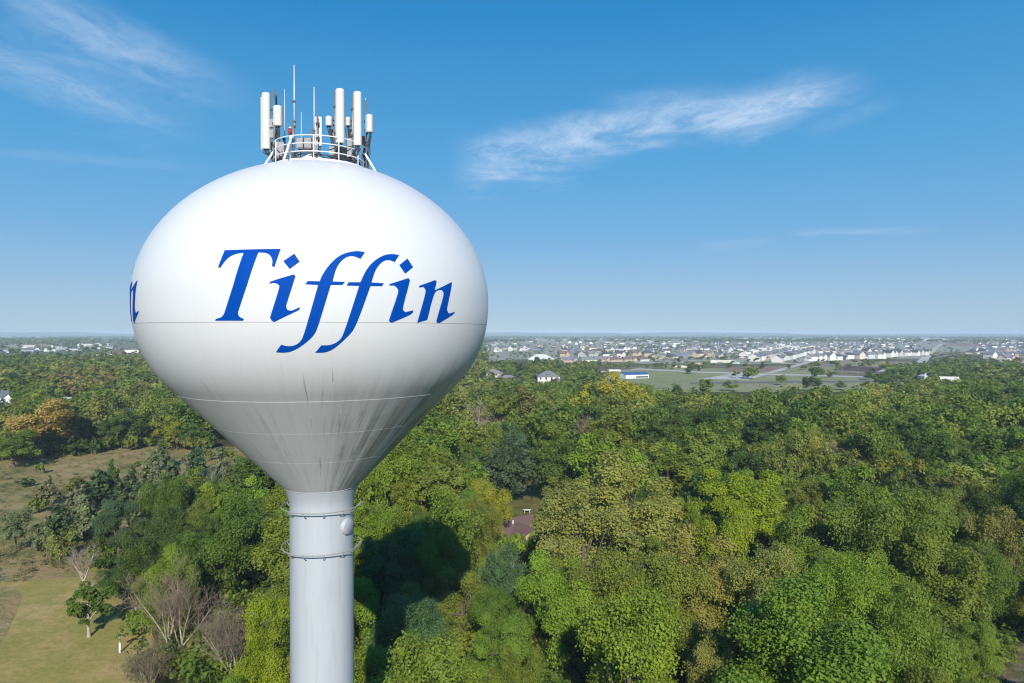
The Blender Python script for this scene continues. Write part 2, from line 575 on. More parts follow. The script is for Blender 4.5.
MEADOW = [(-90, 462), (0, 461), (40, 455), (110, 447), (160, 446), (262, 447), (268, 478), (250, 505), (200, 530), (150, 545), (110, 560), (60, 580), (-90, 590)]
MOWN = [(-110, 574), (0, 566), (70, 564), (116, 570), (138, 592), (146, 612), (152, 634), (160, 655), (150, 710), (-140, 712)]
sheet('meadow', MEADOW, M['meadow'], .02)
sheet('mown_field', MOWN, M['mown'], .03)
sheet('dry_grass_strip', [(20, 470), (75, 458), (145, 451), (160, 456), (110, 470), (50, 484)], M['tan_grass'], .034)
sheet('dry_grass_bank', [(-100, 566), (0, 558), (88, 562), (95, 576), (40, 580), (-100, 588)], M['tan_grass'], .045)
sheet('tall_grass_edge', [(-130, 606), (-4, 588), (10, 586), (19, 592), (21, 600), (14, 618), (6, 634), (-3, 648), (-130, 690)], M['tan_grass'], .05)
sheet('lawn', [(515, 475), (548, 473), (556, 520), (545, 548), (500, 556), (488, 520), (500, 490)], M['lawn'], .03)
sheet('bare_earth', [(1003, 652), (1012, 646), (1030, 642), (1075, 690), (1012, 704), (1001, 694), (1007, 682), (998, 668)], M['scrub'], .03)

# open land and roads round the town
sheet('park_field', [(560, 382), (640, 367.5), (775, 369), (1000, 392), (560, 392)], M['park'], .05)
sheet('building_plot', [(722, 371.5), (745, 366.5), (800, 366.5), (775, 372)], M['red_soil'], .09)
sheet('bare_plot', [(800, 369), (842, 360), (915, 362), (905, 372.5), (860, 373)], M['soil'], .07)
sheet('green_plot', [(780, 371), (800, 366.5), (842, 367.5), (830, 373)], M['park'], .10)
sheet('ploughed_plot', [(832, 370), (842, 365.5), (888, 368), (892, 370.5), (868, 372)], M['dark_soil'], .12)
sheet('green_verge', [(840, 364.5), (852, 362), (892, 364), (880, 367)], M['park'], .10)
sheet('parking_lot', [(700, 379), (735, 373.5), (770, 374), (748, 380)], M['concrete'], .12)
sheet('road', [(610, 372), (640, 368.6), (700, 371.6), (765, 373.6), (900, 377.5), (900, 378.6), (765, 374.8), (700, 372.8), (640, 369.8)], M['concrete'], .14)
sheet('road', [(690, 382), (900, 380.4), (1000, 384), (1000, 386), (900, 382), (690, 384)], M['asphalt'], .14)
sheet('side_road', [(764, 373), (808, 361.5), (836, 350), (840, 350), (815, 361.5), (774, 373)], M['concrete'], .16)
sheet('side_road', [(878, 371.5), (892, 364), (902, 364.3), (890, 371.8)], M['concrete'], .16)
sheet('street', [(915, 363), (930, 350), (940, 344), (943, 344), (936, 350), (926, 363)], M['concrete'], .16)
sheet('bare_plot', [(925, 366), (940, 355), (965, 356), (975, 366)], M['soil'], .07)
sheet('bare_plot', [(940, 346), (950, 342.5), (1060, 342), (1060, 347)], M['red_soil'], .07)
sheet('stubble_field', [(480, 340.6), (500, 338.6), (572, 338.4), (566, 341)], M['stubble'], .07)
sheet('stubble_field', [(-60, 347.5), (-60, 344), (70, 343.2), (62, 345.5), (10, 348)], M['stubble'], .07)
sheet('stubble_field', [(880, 339), (900, 337.4), (1100, 337.2), (1100, 339)], M['stubble'], .07)

sheet('town_ground', [(480, 362), (560, 357), (640, 363.5), (800, 364), (840, 359.6), (925, 358.5), (945, 352), (1100, 352), (1100, 340.6), (470, 341.2)], M['town'], .04)

# low hills along the horizon
nx, ny = 220, 6
hv, hf = [], []
for j in range(ny):
    for i in range(nx):
        X = -16000 + 32000 * i / (nx - 1)
        Y = 8200 + j * 700
        a = math.sin(X * .0007 + .6) * .5 + math.sin(X * .0019 + 2) * .3 + math.sin(X * .005 + j) * .2
        hz = (32 + 30 * a) * math.sin(PI * j / (ny - 1)) if 0 < j < ny - 1 else -.5
        hv.append((X, Y, max(hz, -.5)))
for j in range(ny - 1):
    for i in range(nx - 1):
        q = j * nx + i
        hf.append((q, q + 1, q + nx + 1, q + nx))
hme = bpy.data.meshes.new('hills')
hme.from_pydata(hv, [], hf)
hme.polygons.foreach_set('use_smooth', [True] * len(hf))
hme.materials.append(ground_mat('wooded_hill', [(.05, .065, .03), (.07, .08, .035), (.16, .14, .08)], [.004, .0012], bump=0))
tag(link('hills', hme), kind='structure')

# ------------------------------------------------------------------ water tower
AX, AY = -9.215, 33.0
R0, Z0, B_UP, P_UP, B_LO, P_LO = 8.065, 1.565, 6.504, 1.941, 6.107, 2.32
NECK = (1.76, -7.36)
COLR = 1.5
prof = []
for i in range(91):
    a = PI / 2 * (1 - i / 90)
    prof.append((max(R0 * max(math.cos(a), 0) ** (2 / P_UP), 1e-4), Z0 + B_UP * max(math.sin(a), 0) ** (2 / P_UP)))
low = []
for i in range(1, 400):
    a = PI / 2 * i / 400
    low.append((R0 * math.cos(a) ** (2 / P_LO), Z0 - B_LO * math.sin(a) ** (2 / P_LO)))
TAN = next(i for i, (r, z) in enumerate(low) if z < -2.42)
prof += low[:TAN:4]
r1, z1 = low[TAN]
for i in range(0, 25):
    k = i / 24
    prof.append((r1 + (NECK[0] + .02 - r1) * k, z1 + (NECK[1] - z1) * k))
TZ = np.array([z for r, z in prof][::-1])
TR = np.array([r for r, z in prof][::-1])


def tank_r(z):
    return float(np.interp(z, TZ, TR))


tower = empty('water_tower', (AX, AY, 0))
tag(tower, 'white water tower with blue name lettering and antennas on top', 'water tower')
tank = MB().lathe([(r, z) for r, z in prof], 288).build('tank', M['tank'], tower, (0, 0, H))
col_prof = [(NECK[0], NECK[1] - .005)]
for i in range(1, 13):
    k = i / 12
    col_prof.append((NECK[0] + (COLR - NECK[0]) * math.sin(k * PI / 2), NECK[1] - .95 * k))
for i in range(1, 30):
    col_prof.append((COLR, NECK[1] - .95 - i * (H - 4.5 - 8.4) / 29))
zb = col_prof[-1][1]
for i in range(1, 9):
    k = i / 8
    col_prof.append((COLR + 2.2 * k ** 1.6, zb + (-H - zb) * k))
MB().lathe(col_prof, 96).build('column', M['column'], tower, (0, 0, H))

for z, w in ((.4, .016), (-2.72, .022), (-4.2, .018), (-5.68, .018), (NECK[1], .04)):
    m_ = MB()
    ra, rb = tank_r(z + w), tank_r(z - w) if z - w > NECK[1] else tank_r(NECK[1]) - .03
    m_.lathe([(ra - .01, z + w), (ra + .0015, z + w * .6), (rb + .0025, z - w * .6), (rb - .01, z - w)], 192)
    m_.build('weld_seam', M['seam'] if z in (-2.72, NECK[1]) else M['seam_grey'], tower, (0, 0, H))

# painters' rings under the neck
for z in (-8.28, -10.22):
    rg = MB().ring((0, 0, 0), 1.87, .027, 96, 8)
    for k in range(12):
        a = 2 * PI * k / 12 + .32
        ca, sa = math.cos(a), math.sin(a)
        rg.tube([(1.87 * ca, 1.87 * sa, 0), (1.72 * ca, 1.72 * sa, -.2), (COLR * ca - .01 * ca, COLR * sa - .01 * sa, -.33)], .02, 6)
    rg.build('rigging_ring', M['seam_grey'], tower, (0, 0, H + z))

# round manway cover on the column
ang = math.atan2(-AX, -AY) if False else 0
face = math.atan2(-AY, -AX)                  # direction from the axis to the camera
ma = face + math.radians(50)
mh = MB()
mh.lathe([(.0001, .10), (.355, .10), (.36, .095), (.36, .06), (.40, .055), (.40, -.08)], 40)
mo = mh.build('manway_cover', M['cover'], tower)
nrm = Vector((math.cos(ma), math.sin(ma), 0))
mo.location = (nrm.x * COLR, nrm.y * COLR, H - 9.2)
mo.rotation_mode = 'QUATERNION'
mo.rotation_quaternion = nrm.to_track_quat('Z', 'Y')

# handrail on the roof
RR = 2.15
TOPZ = 8.92


def dome_z(r):
    return Z0 + B_UP * (1 - (r / R0) ** P_UP) ** (1 / P_UP)


hr = MB()
for z in (TOPZ, TOPZ - .36, TOPZ - .72):
    hr.ring((0, 0, z), RR, .026, 72, 8)
for k in range(12):
    a = 2 * PI * k / 12 + .13
    hr.tube([(RR * math.cos(a), RR * math.sin(a), dome_z(RR) - .05), (RR * math.cos(a), RR * math.sin(a), TOPZ)], .028, 8)
hr.ring((0, 0, dome_z(RR) + .03), RR, .06, 72, 8)
hr.build('handrail', M['steel_white'], tower, (0, 0, H))
for a in (face - .62, face + 1.25, face - 1.62, face + 2.5, face - 2.6, face + .75 + 2.6):
    r_hi, r_lo = RR, RR + .62
    MB().tube([(r_hi * math.cos(a), r_hi * math.sin(a), TOPZ - .03 if abs(a - face + .62) < .01 else TOPZ - .3),
               (r_lo * math.cos(a), r_lo * math.sin(a), dome_z(r_lo) - .04)], .055, 8).build('brace', M['steel_white'], tower, (0, 0, H))
ht = MB().lathe([(.0001, .42), (.3, .40), (.42, .33), (.46, .22), (.46, -.25)], 32)
ht.build('roof_hatch', M['steel_white'], tower, (-.25, -.3, H + dome_z(.4)))


# lettering ----------------------------------------------------------------
def on_tank(x, y):
    """azimuth and height of the tank's surface at this point of the photo"""
    d = ray(x, y)
    lo, hi = 15.0, math.hypot(AX, AY)
    prev = None
    for i in range(900):
        s = 18 + i * .025
        p = d * (s / d.y)
        r = math.hypot(p.x - AX, p.y - AY)
        if r < tank_r(p.z):
            a, b = s - .025, s
            for _ in range(24):
                mid = (a + b) / 2
                p = d * (mid / d.y)
                if math.hypot(p.x - AX, p.y - AY) < tank_r(p.z):
                    b = mid
                else:
                    a = mid
            return math.atan2(p.y - AY, p.x - AX), p.z
    return None


LETTERS = [
    ((215, 240, 7.59), [[(75, 78), (500, 68), (452, 205), (432, 200), (438, 155), (420, 115), (385, 97), (330, 95), (178, 535), (174, 562), (188, 585), (220, 598), (215, 612), (3, 612), (8, 598), (48, 588), (68, 565), (78, 535), (218, 98), (170, 102), (112, 125), (72, 165), (42, 211), (24, 208)]]),
    ((215, 240, 7.59), [[(598, 260), (612, 275), (545, 480), (540, 505), (550, 530), (575, 538), (610, 525), (645, 508), (640, 530), (450, 622), (430, 612), (418, 588), (425, 565), (488, 365), (488, 345), (470, 330), (440, 325), (418, 332), (412, 325), (425, 312)],
                        [(518, 160), (603, 103), (645, 165), (567, 222)]]),
    ((265, 240, 5.69), [[(568, 70), (543, 108), (520, 97), (490, 90), (455, 100), (420, 135), (400, 175), (385, 236), (455, 238), (440, 256), (374, 256), (300, 500), (280, 540), (240, 580), (175, 625), (120, 642), (62, 638), (92, 595), (130, 605), (170, 600), (200, 580), (222, 540), (302, 256), (228, 252), (243, 233), (310, 235), (325, 200), (350, 160), (390, 115), (430, 85), (480, 68), (530, 62)]]),
    ((200, 230, 3.793), [[(755, 95), (738, 122), (715, 112), (690, 120), (665, 150), (650, 199), (697, 202), (690, 213), (646, 213), (590, 370), (560, 405), (510, 450), (475, 465), (437, 465), (460, 437), (495, 437), (530, 420), (548, 385), (603, 212), (556, 211), (563, 198), (608, 198), (625, 160), (650, 125), (690, 97), (725, 90)]]),
    ((375, 250, 7.59), [[(252, 213), (265, 228), (212, 430), (212, 455), (230, 472), (285, 457), (290, 468), (275, 490), (125, 552), (105, 540), (108, 520), (178, 320), (172, 295), (155, 275), (135, 268), (108, 272), (112, 258)],
                        [(183, 115), (245, 65), (288, 130), (228, 180)]]),
    ((375, 250, 7.59), [[(455, 228), (467, 240), (452, 305), (580, 243), (585, 258), (548, 430), (545, 460), (560, 482), (605, 468), (598, 488), (485, 555), (465, 548), (465, 530), (520, 345), (518, 320), (505, 303), (480, 303), (447, 325), (395, 530), (320, 552), (322, 540), (385, 320), (380, 295), (365, 280), (335, 285), (333, 272)]]),
]


def smooth_poly(p):
    """rounds gentle bends (one Chaikin pass where the turn is small), keeps sharp corners"""
    out = []
    n = len(p)
    for i in range(n):
        a, b, c = Vector(p[i - 1]), Vector(p[i]), Vector(p[(i + 1) % n])
        if (b - a).angle(c - b) < .75:
            k = .25
            out += [b + (a - b) * k, b + (c - b) * k]
        else:
            out.append(b)
    return out


def letter_mesh(contours, dphi=0.0):
    bm = bmesh.new()
    for cont in contours:
        vs = [bm.verts.new((a * R0, z, 0)) for a, z in cont]
        bm.faces.new(vs)
    bmesh.ops.triangulate(bm, faces=bm.faces[:])
    for _ in range(6):
        es = [e for e in bm.edges if e.calc_length() > .16]
        if not es:
            break
        bmesh.ops.subdivide_edges(bm, edges=es, cuts=1)
        bmesh.ops.triangulate(bm, faces=bm.faces[:])
    for v in bm.verts:
        a, z = v.co.x / R0 + dphi, v.co.y
        r = tank_r(z)
        sl = (tank_r(z + .02) - tank_r(z - .02)) / .04
        k = 1 / math.sqrt(1 + sl * sl)
        r2, z2 = r + .012 * k, z - .012 * sl * k
        v.co = (r2 * math.cos(a), r2 * math.sin(a), z2)
    bm.normal_update()
    me = bpy.data.meshes.new('letter')
    bm.to_mesh(me)
    bm.free()
    me.materials.append(M['blue'])
    out = sum(1 for p in me.polygons if p.normal.dot(Vector((p.center.x, p.center.y, 0))) > 0)
    if out < len(me.polygons) / 2:
        me.flip_normals()
    return me


for (ox, oy, sc_), conts in LETTERS:
    cc = []
    for c_ in conts:
        pts = smooth_poly(smooth_poly(c_)) if len(c_) > 6 else [Vector(q) for q in c_]
        cc.append([on_tank(ox + q.x / sc_, oy + q.y / sc_) for q in pts])
    for d in (0.0, -1.80):
        link('letter', letter_mesh(cc, d), tower, (0, 0, H))

# ------------------------------------------------------------------ antennas on the tower's roof
def roof_z(X, Y):
    return H + dome_z(min(math.hypot(X - AX, Y - AY), 7))


def panel_antenna(x, y0, y1, Y, width, depth, label, pole_dx=.28, pole_up=.3, units=1, yaw=0.0, back=False, second=False):
    """antenna seen at column x from row y0 to y1, standing at depth Y"""
    top, bot = at_depth(x, y0, Y), at_depth(x, y1, Y)
    px_, py_ = top.x + (pole_dx if not back else 0), Y + (.32 if not back else -.22)
    bz = roof_z(px_, py_) - .03
    root = empty('panel_antenna', (px_, py_, bz))
    tag(root, label, 'antenna', 'antennas on the tower roof')
    hgt = top.z - bot.z
    c = Vector((top.x - px_, Y - py_, (top.z + bot.z) / 2 - bz))
    # radome: rounded front, flat back
    sec = []
    for k in range(9):
        a = PI + PI * k / 8
        sec.append((width / 2 * math.cos(a), depth * .55 * math.sin(a)))
    sec += [(width / 2, depth * .4), (-width / 2, depth * .4)]
    sg = 1 if not back else -1
    mb = MB()
    n = len(sec)
    vs = []
    for z, s in ((-hgt / 2, .93), (-hgt / 2 + .05, 1), (hgt / 2 - .07, 1), (hgt / 2, .82)):
        for a, b in sec:
            vs.append(c + Matrix.Rotation(yaw, 3, 'Z') @ Vector((a * s, sg * b * s, z)))
    fs = [tuple(range(n))[::-1], tuple(range(3 * n, 4 * n))]
    for j in range(3):
        for k in range(n):
            fs.append((j * n + k, j * n + (k + 1) % n, (j + 1) * n + (k + 1) % n, (j + 1) * n + k))
    mb.add(vs, fs)
    mb.build('radome', M['radome'], root)
    if second:
        mb = MB()
        mb.box(c + Vector((-.17, .16, -.08)), (.2, .18, hgt * .94))
        mb.build('radome', M['radome'], root)
    ptop = top.z - bz + pole_up
    MB().tube([(0, 0, 0), (0, 0, ptop)], .045, 10).build('mount_pole', M['galv'], root)
    for fz in (.22, .72):
        zz = bot.z - bz + hgt * fz
        b = MB()
        b.box((0, 0, zz), (.15, .15, .1))
        b.tube([(0, 0, zz), (c.x, c.y, zz)], .035, 6)
        b.box((c.x, c.y + (.12 if not back else -.12), zz), (.16, .1, .2))
        b.build('clamp', M['dark'], root)
    rr = random.Random(int(x * 10))
    for u in range(units):
        zz = max(.35, bot.z - bz - .25 + u * .5)
        s = 1 if rr.random() < .5 else -1
        q = MB()
        q.box((s * .16, .12, zz), (.26, .18, .38))
        for k in range(4):
            q.box((s * .16 - .1 + k * .065, .22, zz), (.02, .05, .34))
        q.build('radio_unit', M['unit'], root)
    for k in range(7):
        a = rr.uniform(-.25, .25)
        st = Vector((c.x + rr.uniform(-.1, .1), c.y, bot.z - bz + .02))
        MB().tube([st, st + Vector((a * .3, .05, -.18)), Vector((rr.uniform(-.25, .25), .15, max(.3, (bot.z - bz) * .5))),
                   Vector((rr.uniform(-.1, .1), .08, .25)), Vector((rr.uniform(-.3, .3), .2, .06))], .022, 6).build('cable', M['cable'], root)
    return root


panel_antenna(265.8, 93, 149, 32.6, .40, .24, 'tall white panel antenna at the left end, a slimmer panel behind it', .38, .1, 2, second=True)
panel_antenna(277.5, 106, 126, 32.2, .42, .3, 'short white panel antenna just right of the tall one at left end', -.27, .9, 2)
panel_antenna(318.6, 117, 146, 35.0, .36, .2, 'white panel antenna seen from behind, dark clamps on its back', 0, .0, 1, back=True)
panel_antenna(328.8, 116.5, 126, 34.6, .34, .28, 'tiny white panel antenna between the rear-facing panel and the tallest panel', .26, .1, 1)
panel_antenna(339.8, 89, 143, 31.4, .40, .24, 'tallest white panel antenna, standing right behind the handrail', -.3, .05, 2)
panel_antenna(348.0, 117.5, 126, 34.4, .24, .26, 'tiny white panel antenna between the two tall right-hand panels', .2, .1, 1)
panel_antenna(357.4, 92, 145.5, 31.8, .38, .24, 'tall white panel antenna, second tall one from the right end', -.3, .05, 2)
panel_antenna(369.4, 115, 132.5, 32.6, .34, .34, 'short white panel antenna at the right end, above the diagonal brace', -.22, .8, 1, yaw=.5)


def whip(x, y0, Y, r, label, clamps=False):
    top = at_depth(x, y0, Y)
    bz = roof_z(top.x, Y) - .03
    root = empty('whip_antenna', (top.x, Y, bz))
    tag(root, label, 'antenna', 'antennas on the tower roof')
    h = top.z - bz
    MB().tube([(0, 0, 0), (0, 0, h * .42)], r * 1.7, 8).build('base_pole', M['galv'], root)
    MB().tube([(.05, 0, h * .36), (.05, 0, h * .7), (.05, 0, h)], [r, r * .9, r * .55], 8).build('whip', M['whip'], root)
    for z in (.37, .41) if not clamps else (.36, .41, .62):
        MB().box((.025, 0, h * z), (.14, .1, .08)).build('clamp', M['dark'], root)


whip(293, 65, 31.2, .035, 'tallest whip antenna, rising from the left part of the handrail', True)
whip(313, 87, 31.6, .032, 'second tallest whip antenna, left of the rear-facing panel')
whip(300.2, 112, 33.6, .02, 'short thin whip antenna between the two tallest whips')
whip(274.3, 93, 33.4, .02, 'thin whip antenna behind the short panel near the left end')
whip(283.5, 89, 33.6, .02, 'thin whip antenna between the short left panel and the red lamp')
whip(364.6, 98, 33.4, .02, 'thin whip antenna at the right end, beside the short panel')

p = at_depth(290.2, 126.5, 31.5)
bz = roof_z(p.x, 31.5) - .03
root = empty('obstruction_light', (p.x, 31.5, bz))
tag(root, 'red aircraft warning lamp on a thin pole by the handrail', 'warning lamp')
hh = p.z - bz
MB().tube([(0, 0, 0), (0, 0, hh - .42)], .04, 8).build('pole', M['galv'], root)
MB().lathe([(.0001, hh - .44), (.09, hh - .43), (.09, hh - .36), (.07, hh - .34)], 16).build('base', M['dark'], root)
MB().lathe([(.07, hh - .34), (.095, hh - .28), (.085, hh - .14), (.0001, hh - .08)], 16).build('lamp_glass', M['redlamp'], root)
MB().lathe([(.085, hh - .10), (.05, hh - .02), (.0001, hh)], 16).build('cap', M['radome'], root)

for (x, y, Y, w, h_, lab) in ((305, 139, 33.2, .7, .5, 'grey equipment cabinet on the roof behind the handrail'),
                              (281, 143, 32.6, .4, .75, 'tall grey equipment cabinet below the short left panel antenna'),
                              (345, 147, 32.4, .5, .6, 'grey equipment cabinet below the tallest panel antenna')):
    p = at_depth(x, y, Y)
    bz = roof_z(p.x, Y) - .03
    root = empty('equipment_cabinet', (p.x, Y, bz))
    tag(root, lab, 'cabinet', 'equipment on the tower roof')
    zt = p.z - bz
    MB().box((0, 0, zt - h_ / 2), (w, .4, h_)).build('housing', M['unit'], root)
    for s in (-1, 1):
        MB().tube([(s * w * .4, 0, 0), (s * w * .4, 0, zt - h_ + .05)], .035, 6).build('leg', M['galv'], root)
    MB().box((0, -.21, zt - h_ * .5), (w * .8, .03, h_ * .8)).build('door', M['unit'], root)


for i in range(7):
    a = face + (-1.35, -.9, -.35, .1, .55, 1.0, 1.5)[i]
    rr_ = random.Random(70 + i)
    pts = []
    for k in range(7):
        aa, r_ = a + (k - 3) * .12, RR - .25 + rr_.uniform(-.15, .12)
        pts.append((r_ * math.cos(aa), r_ * math.sin(aa), dome_z(r_) + rr_.uniform(.03, .32)))
    cb = MB().tube(pts, .022, 6)
    for q_ in range(3):
        cb.tube([(x + rr_.uniform(-.08, .08), y + rr_.uniform(-.08, .08), z + rr_.uniform(0, .2)) for x, y, z in pts], .016, 6)
    tag(cb.build('cable_bundle', M['cable'], None, (AX, AY, H)), ('black cable bundle behind the handrail, ' + NUMW[i] + ' from the left'), 'cables', 'cable bundles on the tower roof')

TOWN_SPOTS = []


# ------------------------------------------------------------------ trees
def crown_cards(rng, h, cr, base, nl, leaf, style='round', nlobe=16, spray=22, tri=False, updrift=.5):
    """leaf faces spread over lobes of an uneven crown; returns vertices"""
    ch = h - base
    cz = base + ch * (.52 if style != 'cone' else .4)
    lob = []
    for i in range(nlobe):
        u = rng.normal(size=3)
        u /= np.linalg.norm(u)
        if style == 'cone':
            k = (i + .5) / nlobe
            zc = base + ch * (.06 + .9 * k)
            rad = cr * (1 - k) ** .8 * rng.uniform(.55, .8)
            th = i * 2.4 + rng.uniform(-.3, .3)
            lob.append((rad * math.cos(th), rad * math.sin(th), zc, cr * (.26 + .34 * (1 - k))))
            continue
        q = rng.uniform(.32, .95) ** .8
        zr = ch * .5
        fl = {'round': 1.0, 'tall': 1.0, 'spread': .8, 'open': .95}[style]
        p = np.array([u[0] * cr * q, u[1] * cr * q, u[2] * zr * q * fl])
        lr = cr * rng.uniform(.16, .34) * (1.0 - .2 * max(u[2], 0))
        lob.append((p[0], p[1], cz + p[2], lr))
    lob = np.array(lob)
    wgt = lob[:, 3] ** 2
    wgt /= wgt.sum()
    nsp = nl // spray
    li = rng.choice(len(lob), nsp, p=wgt)
    d = rng.normal(size=(nsp, 3))
    d[:, 2] += updrift + .3
    d /= np.linalg.norm(d, axis=1)[:, None]
    rr = lob[li, 3:4] * rng.uniform(.72, 1.1, (nsp, 1))
    sp = lob[li, :3] + d * rr * np.array([1, 1, .85])
    inside = rng.random(nsp) < .06
    sp[inside] = np.array([0, 0, cz]) + (sp[inside] - [0, 0, cz]) * .6
    # keep the underside from reaching the ground
    sp[:, 2] = np.maximum(sp[:, 2], base * .75 + rng.uniform(0, .5, nsp))
    k = sp.repeat(spray, 0)
    dn = d.repeat(spray, 0)
    n = len(k)
    srad = cr * .08 if not tri else cr * .16
    off = rng.normal(size=(n, 3)) * srad
    off -= dn * (off * dn).sum(1)[:, None] * .55
    pos = k + off
    nr = dn * .9 + np.array([0, 0, .5]) + rng.normal(size=(n, 3)) * .42
    nr /= np.linalg.norm(nr, axis=1)[:, None]
    ref = rng.normal(size=(n, 3))
    a = np.cross(nr, ref)
    a /= np.linalg.norm(a, axis=1)[:, None] + 1e-9
    b = np.cross(nr, a)
    s = leaf * rng.uniform(.6, 1.3, (n, 1))
    if tri:
        v = np.stack([pos - a * s * .6 - b * s * .4, pos + a * s * .6 - b * s * .4, pos + b * s * .75], 1)
    else:
        w = s * rng.uniform(.4, .62, (n, 1))
        v = np.stack([pos - a * s * .55, pos - b * w, pos + a * s * .55, pos + b * w], 1)
    return v.reshape(-1, 3), lob


def tube_np(mb, p0, p1, r0, r1, n=6, bend=None):
    p0, p1 = Vector(p0), Vector(p1)
    mid = (p0 + p1) / 2 + (bend or Vector((0, 0, 0)))
    mb.tube([p0, mid, p1], [r0, (r0 + r1) / 2, r1], n, caps=False)


def trunk_mesh(rng, h, cr, base, lob, mat, name='trunk', r=None, limbs=9):
    mb = MB()
    r = r or .018 * h + .06
    lean = Vector((rng.normal() * .02 * h, rng.normal() * .02 * h, 0))
    top = Vector((0, 0, base + (h - base) * .55)) + lean
    mb.tube([(0, 0, -.3), (0, 0, .15), Vector((0, 0, base * .6)) + lean * .3, top], [r * 1.7, r * 1.15, r * .9, r * .4], 9)
    idx = rng.permutation(len(lob))[:limbs]
    for i in idx:
        l = lob[i]
        k = rng.uniform(.25, .8)
        st = Vector((0, 0, base * .75 + (top.z - base * .75) * k)) + lean * k
        en = Vector(l[:3])
        tube_np(mb, st, en, r * .42, r * .1, 6, Vector((0, 0, -.04 * (en - st).length)))
    return mb.mesh(name, mat)


class Kind:
    """one shape of tree: shared crown and trunk meshes at a near and a farther level of detail"""

    def __init__(self, seed, h, cr, base, style, nlobe, near=42000, mid=11500, mat='leaf', bark='bark', leaf=.215, trunk=True, updrift=.5):
        self.h, self.cr = h, cr
        nlobe = int(nlobe * 1.8)
        rng = np.random.default_rng(seed)
        self.crown, self.mat, self.seed = {}, mat, seed
        self.args = (h, cr, base)
        self.style, self.nlobe, self.upd = style, nlobe, updrift
        self.lods = {'close': (int(near * 1.6), leaf * .77), 'near': (near, leaf * .95), 'mid': (mid, leaf * 1.65)}
        _v, lob = crown_cards(np.random.default_rng(seed), h, cr, base, 200, leaf, style, nlobe, updrift=updrift)
        self.trunk = trunk_mesh(rng, h, cr, base, lob, M[bark])

    def get(self, lod):
        if lod not in self.crown:
            n, lf = self.lods[lod]
            v, _l = crown_cards(np.random.default_rng(self.seed), *self.args, n, lf, self.style, self.nlobe, updrift=self.upd, spray=48 if lod == 'close' else 36)
            self.crown[lod] = mesh_np('crown', v, np.arange(len(v)), 4, M[self.mat])
        return self.crown[lod]


KINDS = {
    'round': [Kind(1, 15, 5.6, 2.2, 'round', 20), Kind(2, 14, 5.2, 1.6, 'round', 15), Kind(3, 16, 6.2, 2.4, 'round', 26), Kind(31, 15, 5.8, 1.8, 'round', 12), Kind(32, 14, 5.4, 2.0, 'round', 34)],
    'tall': [Kind(4, 18, 5.0, 4.0, 'tall', 22), Kind(5, 17, 4.6, 3.5, 'tall', 18), Kind(12, 19, 5.4, 4.0, 'tall', 28), Kind(33, 18, 4.8, 2.6, 'tall', 14)],
    'spread': [Kind(6, 14, 7.2, 2.4, 'spread', 24), Kind(7, 15, 7.0, 2.4, 'spread', 30), Kind(34, 14, 6.8, 2.2, 'spread', 17)],
    'open': [Kind(8, 15, 5.4, 2.2, 'open', 11, 24000, 7500), Kind(9, 16, 5.0, 2.4, 'open', 12, 24000, 7500)],
    'cone': [Kind(10, 8, 2.6, .5, 'cone', 30, 15000, 5000, 'needle', leaf=.22), Kind(13, 7, 2.9, .4, 'cone', 22, 13000, 5000, 'needle', leaf=.22)],
    'bush': [Kind(14, 3.0, 2.1, .25, 'round', 12, 5000, 1800, leaf=.22), Kind(15, 2.4, 1.9, .2, 'spread', 10, 4000, 1500, leaf=.22)],
    'young': [Kind(16, 5.6, 1.9, .9, 'round', 9, 6000, 3000, bark='bark_pale', leaf=.22), Kind(17, 4.6, .8, 1.6, 'tall', 6, 1600, 1000, bark='bark_pale', leaf=.2)],
}

TINT = {
    'dark green': (0.054, 0.090, 0.015), 'deep green': (0.075, 0.120, 0.016), 'mid green': (0.115, 0.164, 0.019), 'fresh green': (0.138, 0.194, 0.017),
    'bright green': (0.166, 0.232, 0.011), 'lime green': (0.199, 0.220, 0.017), 'olive green': (0.133, 0.165, 0.022), 'khaki green': (0.197, 0.206, 0.043),
    'pale green': (0.190, 0.212, 0.045), 'blue-green': (0.063, 0.108, 0.041), 'grey-green': (0.136, 0.158, 0.069), 'golden': (0.281, 0.266, 0.017),
    'yellow': (0.252, 0.254, 0.017), 'orange-brown': (0.262, 0.218, 0.049), 'rusty brown': (0.187, 0.147, 0.045), 'dull brown-green': (0.136, 0.149, 0.032),
}

TREES = []          # (X, Y, radius) of every tree that stands


def vary(c, rng, k=.10):
    return [max(.004, x * (1 + float(rng.uniform(-k, k)))) for x in c]


def plant(name, kind, X, Y, h, cr, tint, label, cat='tree', group=None, variant=None, rng=random):
    ks = KINDS[kind]
    i = rng.randrange(len(ks)) if variant is None else variant
    kd = ks[i]
    lod = 'close' if Y < 72 else 'near' if Y < 118 else 'mid'
    root = empty(name, (X, Y, 0), rng.uniform(0, 2 * PI))
    s, sz = cr / kd.cr, h / kd.h
    root.scale = (s, s, sz)
    tag(root, label, cat, group)
    c = link('crown', kd.get(lod), root)
    c['tint'] = vary(TINT[tint], NRNG)
    link('trunk', kd.trunk, root)
    TREES.append((X, Y, cr))
    return root


NRNG = np.random.default_rng(5)
PR = random.Random(3)


def landmark(x, ytop, w, h, tint, kind, label, name='broadleaf_tree', group='trees of the woods', base=None):
    """a tree whose top stands at (x, ytop) and whose crown spans w pixels"""
    if base is not None:
        X, Y = gp(x, base)
        h = H - (ytop - 333) / F * Y
    else:
        Y = F * (H - h) / (ytop - 333)
        X = (x - 512) / F * Y
    plant(name, kind, X, Y, h, max(w * Y / F / 2, .6), tint, label, group=group, rng=PR)
    return X, Y


